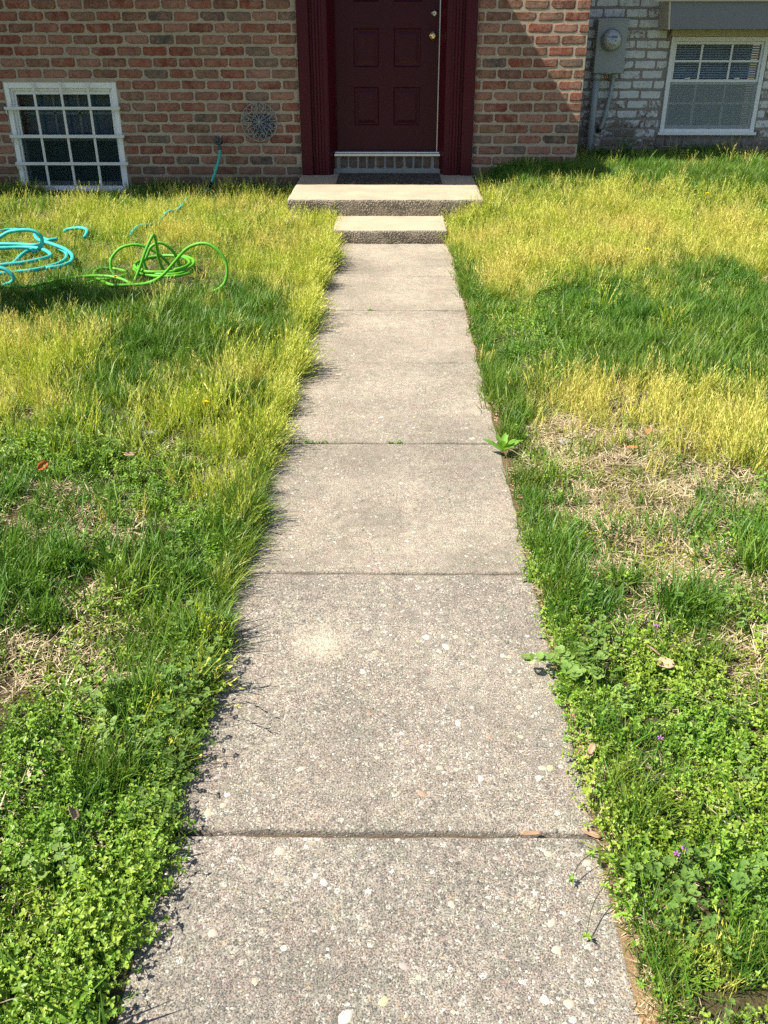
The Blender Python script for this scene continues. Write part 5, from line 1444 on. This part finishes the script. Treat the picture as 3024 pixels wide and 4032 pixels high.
dead_leaf('fallen_leaf', -0.933, 2.905, zat(-0.933, 2.905)+0.055, 0.04, 0.022, 0.5, M['paleleaf'], 'small whitish leaf on the grass left of the path', 0.4, (0.5, 0.2))
dead_leaf('fallen_leaf', 0.655, 1.83, zat(0.655, 1.83)+0.055, 0.052, 0.034, 1.9, M['paleleaf'], 'pinkish tan leaf on weeds right of the path, upper of a pair', 0.3, (0.6, 0.1))
dead_leaf('fallen_leaf', 0.672, 1.775, zat(0.672, 1.775)+0.055, 0.045, 0.03, -0.6, M['paleleaf'], 'pinkish tan leaf on weeds right of the path, lower of a pair', 0.3, (0.55, -0.1))
dead_leaf('fallen_leaf', -0.635, 1.285, zat(-0.635, 1.285)+0.055, 0.05, 0.03, 2.0, M['paleleaf'], 'tan curled leaf standing among chickweed at the lower left', 0.7, (0.8, 0.3))
dead_leaf('fallen_leaf', 0.285, 1.303, 0.004, 0.045, 0.011, 0.15, M['brownleaf'], 'narrow brown leaf lying in the nearest path joint', 0.5, (0.15, 0.1))
dead_leaf('fallen_leaf', 0.405, 1.30, 0.008, 0.04, 0.014, -0.5, M['brownleaf'], 'brown leaf at the right end of the nearest path joint', 0.5, (0.2, 0.1))
dead_leaf('fallen_leaf', 0.987, 3.213, zat(0.987, 3.213)+0.03, 0.035, 0.02, 0.5, M['orange'], 'orange scrap of leaf in thin straw, farther of two on the right', 0.4)
dead_leaf('fallen_leaf', 0.89, 3.064, zat(0.89, 3.064)+0.03, 0.04, 0.018, -0.3, M['orange'], 'orange scrap of leaf in thin straw, nearer of two on the right', 0.4)
dead_leaf('fallen_leaf', 0.445, 1.52, 0.022, 0.05, 0.018, 1.1, M['paleleaf'], 'pale dry leaf on the bare soil strip beside the path', 0.4)
dead_leaf('fallen_leaf', 0.44, 2.75, 0.02, 0.035, 0.02, 0.7, M['brownleaf'], 'dark curled leaf on the right path edge before the grass', 0.7, (0.5, 0.2))

# stones
def stone(x, y, z, sx, sy, sz, seed, mat, label, rz=0):
    rg = random.Random(seed); bm = bmesh.new(); bmesh.ops.create_icosphere(bm, subdivisions=2, radius=1)
    fr = [Vector((rg.uniform(-1, 1), rg.uniform(-1, 1), rg.uniform(-1, 1))).normalized() for _ in range(7)]
    for v in bm.verts:
        for f_ in fr:
            d = v.co.dot(f_)
            if d > 0.72: v.co -= f_*(d-0.72)*0.9
        v.co = Vector((v.co.x*sx, v.co.y*sy, v.co.z*sz))
    me = bpy.data.meshes.new('stone'); bm.to_mesh(me); bm.free(); me.materials.append(mat)
    o = bpy.data.objects.new('stone', me); o.location = (x, y, z); o.rotation_euler = (0, 0, rz); link(o)
    return tag(o, label, 'stone', 'stones in the grass')
stone(-0.775, 7.36, 0.075, 0.095, 0.075, 0.05, 3, M['stone'], 'pale flat stone in grass at the left front of the upper step')
stone(0.83, 7.62, zat(0.83, 7.62)+0.015, 0.05, 0.045, 0.035, 4, M['stone'], 'tan stone in grass at the right side of the upper step')
stone(0.43, 6.79, 0.012, 0.030, 0.026, 0.020, 5, M['stone'], 'tan stone chip beside the foot of the lower step, larger one')
stone(0.455, 6.70, 0.010, 0.022, 0.018, 0.015, 6, M['stone'], 'small tan stone chip beside the foot of the lower step')
stone(0.663, 3.187, zat(0.663, 3.187)+0.018, 0.032, 0.018, 0.012, 7, M['greystone'], 'flat grey stone in thin grass right of the path')
stone(-0.927, 3.208, zat(-0.927, 3.208)+0.012, 0.035, 0.024, 0.013, 8, M['greystone'], 'flat grey stone half hidden in grass left of the path')

# dead nettle flowers
def flower(x, y, h_, label):
    z = zat(x, y); r0 = empty('nettle_flower', (x, y, z)); tag(r0, label, 'flower', 'purple nettle flowers')
    mb = MB(); mb.tube([(0, 0, 0), (0.002, 0, h_)], 0.0012, 6, 1); mb.build('stalk', M['vine'], r0)
    mb = MB()
    for k in range(5):
        a = k*1.26; d = Vector((math.cos(a)*0.5, math.sin(a)*0.5, 0.9)).normalized(); c = Vector((0.002, 0, h_-0.006))
        mb.tube([c, c+d*0.006, c+d*0.008+Vector((math.cos(a), math.sin(a), 0))*0.003], lambda t: 0.0008+0.0008*t, 5, 1)
    mb.build('petals', M['purple'], r0)
for x, y, lab in ((0.552, 1.20, 'pair of purple nettle flowers near the sandy edge, left bloom'), (0.535, 1.188, 'pair of purple nettle flowers near the sandy edge, right bloom'), (0.676, 1.90, 'purple nettle flower just above the pinkish leaf pair'),
                  (0.585, 1.50, 'purple nettle flower on weeds beside the nearest joint'), (0.72, 1.21, 'purple nettle flower near the right edge of the photo')):
    flower(x, y, 0.075, lab)

# columnar evergreen left of the picture; its shadow lies across the lawn
sh = empty('evergreen_shrub', (-2.78, 4.70, 0.07)); tag(sh, 'narrow dark evergreen shrub standing on the lawn left of the hoses', 'shrub')
mb = MB(); mb.tube([(0, 0, -0.05), (0.01, 0, 0.6), (0, 0.01, 1.7)], lambda t: 0.035-0.025*t, 8, 3); mb.build('trunk', M['bark'], sh)
t = Tuft()
for _ in range(5200):
    z = U(0.06, 1.95); rr = 0.29*min(1, (z+0.15)/0.45)*(1-(z/2.02)**3.5)**0.6; a = U(0, 2*PI); q = rr*math.sqrt(U(0.12, 1))*(0.88+0.2*math.sin(a*5+z*7))
    el = U(0.2, 1.2); d = Vector((math.cos(a)*math.cos(el), math.sin(a)*math.cos(el), math.sin(el)))
    t.leaf((q*math.cos(a), q*math.sin(a), z), d, (U(-1, 1), U(-1, 1), U(0, 1)), U(0.03, 0.07), U(0.015, 0.03), U(0, 1))
cr = t.obj('crown', M['needle']); link(cr, sh)
